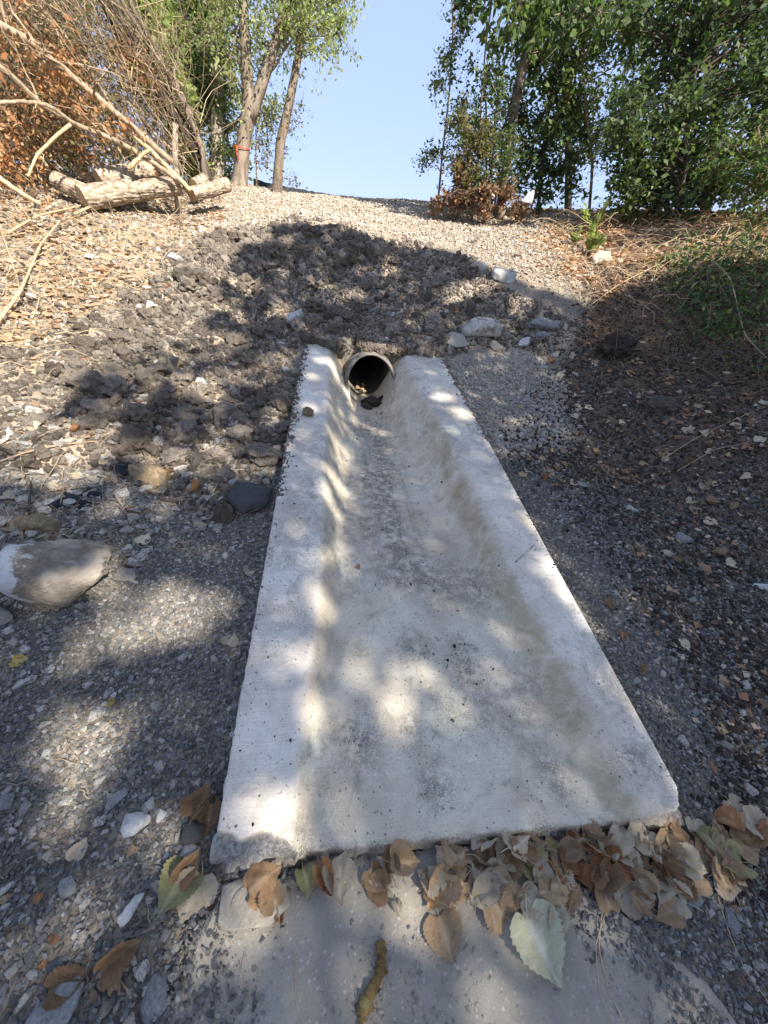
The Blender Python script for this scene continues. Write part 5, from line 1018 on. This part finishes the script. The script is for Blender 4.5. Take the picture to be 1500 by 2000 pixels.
frondplant('low spreading green weed below the feathery ones', at(1150, 500), 18, .30, 'leaf_bright', .055); frondplant('small green weed low on the sunlit right bank', at(1120, 480), 9, .2, 'leaf_bright', .045)
x_, y_ = cand(2600, 1.6, 5.2, 2.0, 6.0); ok, a, b_ = inview(x_, y_); ok &= where(a, b_, [(1300, 520), (1560, 470), (1560, 730), (1380, 720), (1290, 620)], x_, y_)
P = np.stack([x_[ok], y_[ok], hz(x_[ok], y_[ok])], 1)[::2]; P = np.repeat(P, 22, 0); P += np.abs(rng.standard_normal(P.shape))*np.array([0, 0, .15])+rng.standard_normal(P.shape)*np.array([.07, .07, .01])
tag(leafmesh('green_ground_cover', P, .045, M['leaf_dark'], None, 0, up_=.3), 'low green weeds covering the shaded right bank', kind='stuff')
# leaf litter and dry stems, nobody could count them
def litter(name, poly, rect, n_, size, mat, lab, lift=.015, seed=3):
    x_, y_ = cand(n_, *rect); ok, a, b_ = inview(x_, y_); ok &= where(a, b_, poly, x_, y_, seed=seed) & offslab(x_, y_, .03) & (fbm(x_, y_, .5, 4, 200+seed) > .36+.28*rng.random(n_)); x_ = x_[ok]; y_ = y_[ok]
    V = cards(np.stack([x_, y_, hz(x_, y_)+rng.uniform(.004, lift, len(x_))], 1), size, 0, .8); V[:, :, 2] = V[:, :1, 2]+(V[:, :, 2]-V[:, :1, 2])*.45
    tag(link(name, mesh(name, V.reshape(-1, 3), np.arange(len(V)*4).reshape(-1, 4), M[mat], False, {'tint': np.repeat(rng.random(len(V)), 4)})), lab, kind='stuff')
zC2 = [(-200, 330), (450, 380), (400, 470), (330, 560), (130, 640), (0, 740), (-200, 760)]
litter('pale_leaf_litter', zC2, (-6.5, -.8, 1.8, 8.5), 26000, .06, 'leaf_tan', 'dry tan leaf litter on the sunlit left bank', .03, 23)
litter('rust_leaf_litter', [(1000, 400), (1560, 400), (1560, 560), (1200, 600), (1100, 540)], (.6, 6.5, 3.5, 9), 34000, .065, 'leaf_bank', 'rust leaf litter on the sunlit right bank', .03, 43)
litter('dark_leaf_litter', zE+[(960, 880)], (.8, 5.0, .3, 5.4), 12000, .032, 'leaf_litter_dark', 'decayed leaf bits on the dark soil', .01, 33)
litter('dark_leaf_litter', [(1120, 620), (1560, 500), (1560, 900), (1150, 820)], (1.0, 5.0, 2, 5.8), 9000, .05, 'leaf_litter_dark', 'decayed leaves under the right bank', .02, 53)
litter('leaf_fragments', [(-100, 700), (560, 640), (540, 980), (430, 1080), (-100, 1100)], (-3.4, .2, .8, 4.5), 1500, .035, 'leaf_tan', 'scraps of dry leaf between the rubble', .02, 63)
def stems(name, poly, n_, L0, L1, r, mat, lab, rise=.12, hz_=None, az=None):
    b = Buf(); k = 0; xs = [p[0] for p in poly]; ys = [p[1] for p in poly]
    while k < n_:
        a, c = random.uniform(min(xs), max(xs)), random.uniform(min(ys), max(ys))
        if not inpoly(np.array(a), np.array(c), poly): continue
        P = at(a, c); k += 1
        if not np.isfinite(P).all() or not bool(offslab(P[0], P[1], .05)): continue
        an = random.uniform(0, 6.28) if az is None else az+random.gauss(0, .5); l_ = random.uniform(L0, L1); e = np.array([P[0]+l_*math.cos(an), P[1]+l_*math.sin(an), 0])
        if not bool(offslab(e[0], e[1], .03)): continue
        e[2] = float(hz(e[0], e[1]))+random.uniform(.005, rise); P[2] += .008; b.tube(curve(P, e, 6, 0, .05, random.uniform(0, .15)), np.linspace(r, r*.35, 6)*random.uniform(.6, 1.3), 4, cap=False)
    tag(b.build(name, M[mat]), lab, kind='stuff')
stems('dry_stems', zC2, 200, .15, .7, .0035, 'straw', 'dry straw stems on the left bank', .15)
stems('dry_stems', [(330, 330), (430, 330), (440, 380), (340, 370)], 160, .1, .35, .003, 'straw', 'tuft of dry straw by the cut logs', .35)
stems('dry_stems', [(1020, 400), (1560, 400), (1560, 540), (1200, 600), (1080, 520)], 420, .2, .8, .004, 'straw', 'dry stems on the sunlit right bank', .2)
stems('dry_stems', [(1120, 560), (1560, 500), (1560, 800), (1150, 700)], 480, .2, .7, .003, 'twig_dark', 'brown stems hanging over the shaded right bank', .12)
stems('fine_twigs', zE, 260, .06, .25, .0016, 'twig_dark', 'fine twigs on the dark soil', .02)
stems('fine_twigs', [(0, 700), (560, 700), (540, 960), (430, 1100), (0, 1120)], 160, .08, .3, .0022, 'twig', 'fine twigs in the rubble', .04)
stems('fine_twigs', [(0, 1200), (420, 1200), (330, 2000), (0, 2000)], 26, .03, .10, .0012, 'twig', 'tiny twigs on the gravel', .008)
# single sticks one can point at
def stick(label, pxs, r, mat='twig', lift=.01, top_=None):
    P = [at2(a, b)+np.array([0, 0, lift*(1+.5*math.sin(i*2))]) for i, (a, b) in enumerate(pxs)]
    if top_ is not None: P[-1] = P[-1]+np.array([0, 0, top_])
    P = np.array(P); q = np.linspace(0, len(P)-1, len(P)*5); C_ = np.stack([np.interp(q, np.arange(len(P)), P[:, k]) for k in range(3)], 1); C_[1:-1] = (C_[:-2]+C_[1:-1]*2+C_[2:])/4
    b = Buf(); b.tube(C_, np.linspace(r, r*.5, len(C_)), 6, rough=.06); o = b.build('stick', M[mat]); tag(o, label, 'stick'); return o
stick('pale grass stalk lying across the leaf heap onto the pavement', [(1190, 1715), (1172, 1790), (1168, 1850), (1185, 1930), (1215, 1995)], .0016, 'straw', .006)
stick('second stalk running down the pavement from the leaf heap', [(1178, 1790), (1160, 1850), (1170, 1940), (1190, 1990)], .0012, 'straw', .006)
stick('long pale root snaking over the gravel right of the leaf heap', [(1393, 1700), (1400, 1760), (1425, 1830), (1455, 1900), (1498, 1960)], .0018, 'straw', .006)
stick('forked grey twig beside the grey stone at the pavement edge', [(205, 1875), (235, 1915), (255, 1940), (268, 1945)], .0028, 'twig', .006)
stick('thin straw on the pavement left of the mossy bark', [(478, 1860), (470, 1900), (474, 1945)], .0009, 'straw', .003); stick('thin straw right of the other short straw on the pavement', [(508, 1880), (500, 1950)], .0009, 'straw', .003); stick('longer thin straw in the middle of the pavement', [(572, 1860), (578, 1950), (585, 2005)], .0009, 'straw', .003)
stick('long stick lying from the leaf litter to the right edge below the weeds', [(1290, 902), (1360, 860), (1450, 815), (1500, 795)], .004, 'twig', .02); stick('second long stick nearly parallel below it on dark soil', [(1320, 925), (1390, 885), (1450, 870), (1500, 850)], .0035, 'twig', .02)
stick('thin stalk pointing at the stalked tan leaf', [(1325, 955), (1345, 990), (1372, 1010), (1425, 1045)], .002, 'twig', .012)
stick('brown branch arching over the right sunlit bank', [(1100, 470), (1200, 470), (1290, 470), (1360, 495), (1440, 520)], .009, 'bark_dark', .10)
stick('bare branch slanting down through the green weeds', [(1370, 540), (1400, 600), (1440, 680), (1500, 760)], .007, 'twig', .16); stick('pale stick lying below the sunlit right bank', [(1145, 612), (1200, 575), (1290, 520), (1345, 480)], .006, 'straw', .06)
stick('thin stick leaning over the dark hollow', [(1190, 570), (1260, 565), (1360, 558)], .004, 'twig', .05)
stick('curved bare branch on the sunlit left bank', [(0, 655), (50, 600), (62, 540), (85, 490), (125, 455)], .012, 'straw', .06); stick('thin straight branch above the curved one at the left edge', [(0, 440), (20, 500), (40, 560), (46, 600)], .006, 'straw', .05)
stick('long thin branch lying in the rubble at left', [(60, 870), (110, 850), (170, 835), (190, 815)], .003, 'twig', .02); stick('pale twig running over the rubble below the clods', [(0, 915), (60, 900), (120, 875), (200, 870)], .005, 'twig', .03); stick('dark rotten stick at the left edge of the rubble', [(-10, 880), (40, 905), (85, 895)], .010, 'bark_dark', .03)
stick('short twig right of the veined leaf', [(310, 1035), (345, 1055), (362, 1062)], .0025, 'twig', .01); stick('reddish twig standing near the black scrap', [(60, 1005), (66, 960), (62, 945)], .006, 'bark_dark', .02)
stick('small upright peg in the sunlit soil above the apron', [(922, 490), (923, 487)], .008, 'twig_dark', .0, .12)
stick('dead branch lying below the cut logs', [(150, 430), (200, 412), (260, 402), (330, 395)], .013, 'straw', .05); stick('crooked branch lying over the pale litter left of the logs', [(20, 470), (80, 440), (150, 412), (190, 400)], .010, 'straw', .05)
# mossy bark strip on the pavement
b = Buf(); P = np.array([at2(a, c)+np.array([0, 0, .008]) for a, c in ((742, 1838), (745, 1870), (740, 1905), (722, 1940), (708, 1975), (704, 2010))]); q = np.linspace(0, 5, 30); C_ = np.stack([np.interp(q, np.arange(6), P[:, k]) for k in range(3)], 1)
M['moss'] = rock_mat('mossy_bark', [(.20, .13, .05), (.24, .16, .06)], 30, .006, dust=(.24, .24, .10)); b.tube(C_, .008+.006*np.abs(np.sin(q*1.3))+.003*rng.standard_normal(30), 8, rough=.25); tag(b.build('bark_strip', M['moss']), 'mossy twisted strip of bark on the pavement', 'bark strip')
# black edging on the skyline, white plastic scrap
bl = bpy.data.materials.new('black_sheet'); bl.use_nodes = True; bl.node_tree.nodes['Principled BSDF'].inputs[0].default_value = (.018, .018, .02, 1); bl.node_tree.nodes['Principled BSDF'].inputs['Roughness'].default_value = .6
V = []; ks = np.linspace(0, 1, 24)
for k in ks:
    px = 500+150*k; P = gpt(px, 9.7+.5*k, 0); hh = .10*(1-k)+.03; w_ = .12
    z = P[2]; V += [(P[0], P[1]-w_, z-.03), (P[0], P[1]-w_*.5, z+hh*(.8+.3*random.random())), (P[0], P[1]+w_*.3, z+hh*.9), (P[0], P[1]+w_, z-.05)]
F = [(4*i+j, 4*i+j+1, 4*i+j+5, 4*i+j+4) for i in range(23) for j in range(3)]
tag(link('black_edging', mesh('black_edging', V, F, bl, True)), 'low black sheet edging along the skyline below the poplars', 'edging')
wp = bpy.data.materials.new('white_plastic'); wp.use_nodes = True; wp.node_tree.nodes['Principled BSDF'].inputs[0].default_value = (.62, .62, .64, 1)
P = pt(1030, 392, 6.9); n_ = 14; a_, b_ = np.meshgrid(np.linspace(-1, 1, n_), np.linspace(0, 1, n_), indexing='ij'); V = np.stack([P[0]+a_*.045*(1.3-b_+.5*fbm(a_, b_, .5, 2, 163))+.04*b_, P[1]+.05*(fbm(a_, b_, .4, 3, 161)-.5), P[2]-.03+b_*.13+.03*fbm(a_, b_, .3, 3, 162)], -1).reshape(-1, 3)
i_, j_ = np.meshgrid(np.arange(n_-1), np.arange(n_-1), indexing='ij'); tag(link('plastic_scrap', mesh('plastic_scrap', V, np.stack([i_*n_+j_, (i_+1)*n_+j_, (i_+1)*n_+j_+1, i_*n_+j_+1], -1).reshape(-1, 4), wp, True)), 'white plastic scrap caught at the foot of the right shrubs', 'plastic scrap')
# ------------------------------------------------------------------ the trees behind the photographer, whose crowns shade the foreground
LIT = [(-900, 200), (1120, 300), (1700, 430), (1560, 500), (1400, 530), (1230, 570), (1130, 590), (1060, 562), (1000, 548), (920, 522), (880, 500), (800, 488), (760, 475), (630, 450), (470, 482), (430, 570), (370, 660), (250, 690), (140, 765), (100, 830), (60, 890), (-900, 940)]
BL = [(145, 1435, 42), (235, 1428, 42), (150, 1548, 42), (140, 1590, 34), (300, 1215, 60), (340, 1180, 45), (255, 1240, 45), (365, 1225, 34), (195, 1125, 30), (220, 1165, 26), (120, 1150, 22), (160, 1785, 45), (100, 1830, 35), (20, 1900, 45), (335, 1360, 22), (270, 1640, 30), (320, 1650, 30),
      (455, 1790, 55), (410, 1800, 40), (520, 1790, 35), (700, 1740, 34), (735, 1790, 32), (790, 1740, 40), (830, 1815, 36), (960, 1950, 30), (1000, 1990, 26),
      (500, 1580, 46), (450, 1570, 40), (545, 1590, 34), (650, 1380, 26), (600, 1385, 22), (700, 1300, 18), (795, 1305, 26), (840, 1330, 22), (790, 1395, 22), (830, 1400, 28), (745, 1380, 18), (870, 1370, 18), (620, 1430, 24), (640, 1465, 18), (760, 1425, 16), (540, 1200, 26), (580, 1175, 22), (545, 1300, 22), (590, 1280, 16), (860, 1180, 16), (600, 1160, 20), (700, 950, 0),
      (640, 915, 15), (672, 960, 15), (640, 705, 20), (612, 800, 14), (740, 845, 18), (780, 862, 13), (860, 775, 17), (895, 805, 14),
      (1068, 1098, 9), (1078, 1118, 12), (1108, 1155, 11), (1130, 1185, 12), (1140, 1205, 12), (1165, 1228, 16), (1140, 1232, 13), (1375, 1700, 10),
      (60, 900, 26), (110, 880, 20), (150, 930, 26), (180, 880, 20), (400, 770, 22), (360, 750, 20), (440, 880, 22), (340, 900, 15), (300, 945, 18), (30, 1040, 18), (60, 1090, 14), (950, 560, 22), (900, 560, 20), (880, 575, 16), (1010, 600, 20), (690, 580, 14), (480, 560, 22), (430, 600, 20), (540, 620, 14), (760, 520, 12)]
BC = np.array([np.append(at2(a, b)[:2], max(0, r_/750*((at2(a, b)-CAM)@fw)*(1.25 if b < 1000 else 1.05)-.012)) for a, b, r_ in BL]); BC[:, 2] *= np.where(np.array([b for _, b, _ in BL]) < 1000, 1.0, 1.0)
Nn = 125000; tx, ty = cand(Nn, -5.5, 6.5, -2.6, 7.2); tz = top(tx, ty); _v, a, b_ = inview(tx, ty, tz, 400); c_ = proj(np.stack([tx, ty, tz], -1))[2]
lit = inpoly(a+(fbm(tx, ty, .5, 3, 171)-.5)*70, b_+(fbm(tx, ty, .5, 3, 172)-.5)*50, LIT) & (c_ > .1)
d2 = np.sqrt((tx[:, None]-BC[None, :, 0])**2+(ty[:, None]-BC[None, :, 1])**2); nz_ = fbm(tx, ty, .06, 2, 173)
hole = (d2 < BC[None, :, 2]+(nz_[:, None]-.5)*.03*(BC[None, :, 2] > .05)+.022).any(1)
weak = (fbm(tx, ty, .22, 3, 174) > np.where((b_ < 950) & (a < 570), np.where(a < 430, .47, .54), .68)) & (rng.random(Nn) < np.where((b_ < 950) & (a < 570), .85, .5))
keep = ~lit & ~hole & ~weak; T_ = np.stack([tx, ty, tz], 1)[keep]; dist = rng.uniform(8.5, 13.0, len(T_)); CP = T_+SD*dist[:, None]  # crown leaves strung along sun rays, gaps left to shape the shade
CT_ = [(5.0, -5.5), (9.0, -2.5), (7.0, -10.0), (12.5, -6.5)]; near_ = np.argmin(((CP[:, None, :2]-np.array(CT_)[None])**2).sum(-1), 1)
for k, (x0, y0) in enumerate(CT_):
    P = CP[near_ == k]
    if len(P) < 10: continue
    z0 = float(hz(x0, y0)); ctr = P.mean(0); t = empty('shade_tree', (x0, y0, z0), f"tall tree behind the camera, {['nearest to the photographer', 'on the right side of the track', 'furthest back', 'furthest to the right'][k]}, shading the apron", 'tree', 'tall trees behind the camera')
    b = Buf(); b.tube(curve((x0, y0, z0-.1), (x0*.6+ctr[0]*.4, y0*.6+ctr[1]*.4, ctr[2]), 10, 0, .012), np.linspace(.17, .06, 10), 10)
    tp = np.array([x0*.6+ctr[0]*.4, y0*.6+ctr[1]*.4, ctr[2]])
    for q in P[rng.integers(0, len(P), 26)]: s_ = np.array([x0, y0, z0])+(tp-np.array([x0, y0, z0]))*random.uniform(.55, 1); b.tube(curve(s_, q, 7, 0, .03, .04), np.linspace(.022, .004, 7), 5, cap=False)
    b.build('trunk', M['bark'], t)
    V = cards(P, .115, .3, .8); V -= V.mean(1, keepdims=True)-P[:, None]; V = V.reshape(-1, 3); link('crown', mesh('crown', V, np.arange(len(V)).reshape(-1, 4), M['leaf_canopy'], False, {'tint': np.repeat(rng.random(len(P)), 4)}), t)
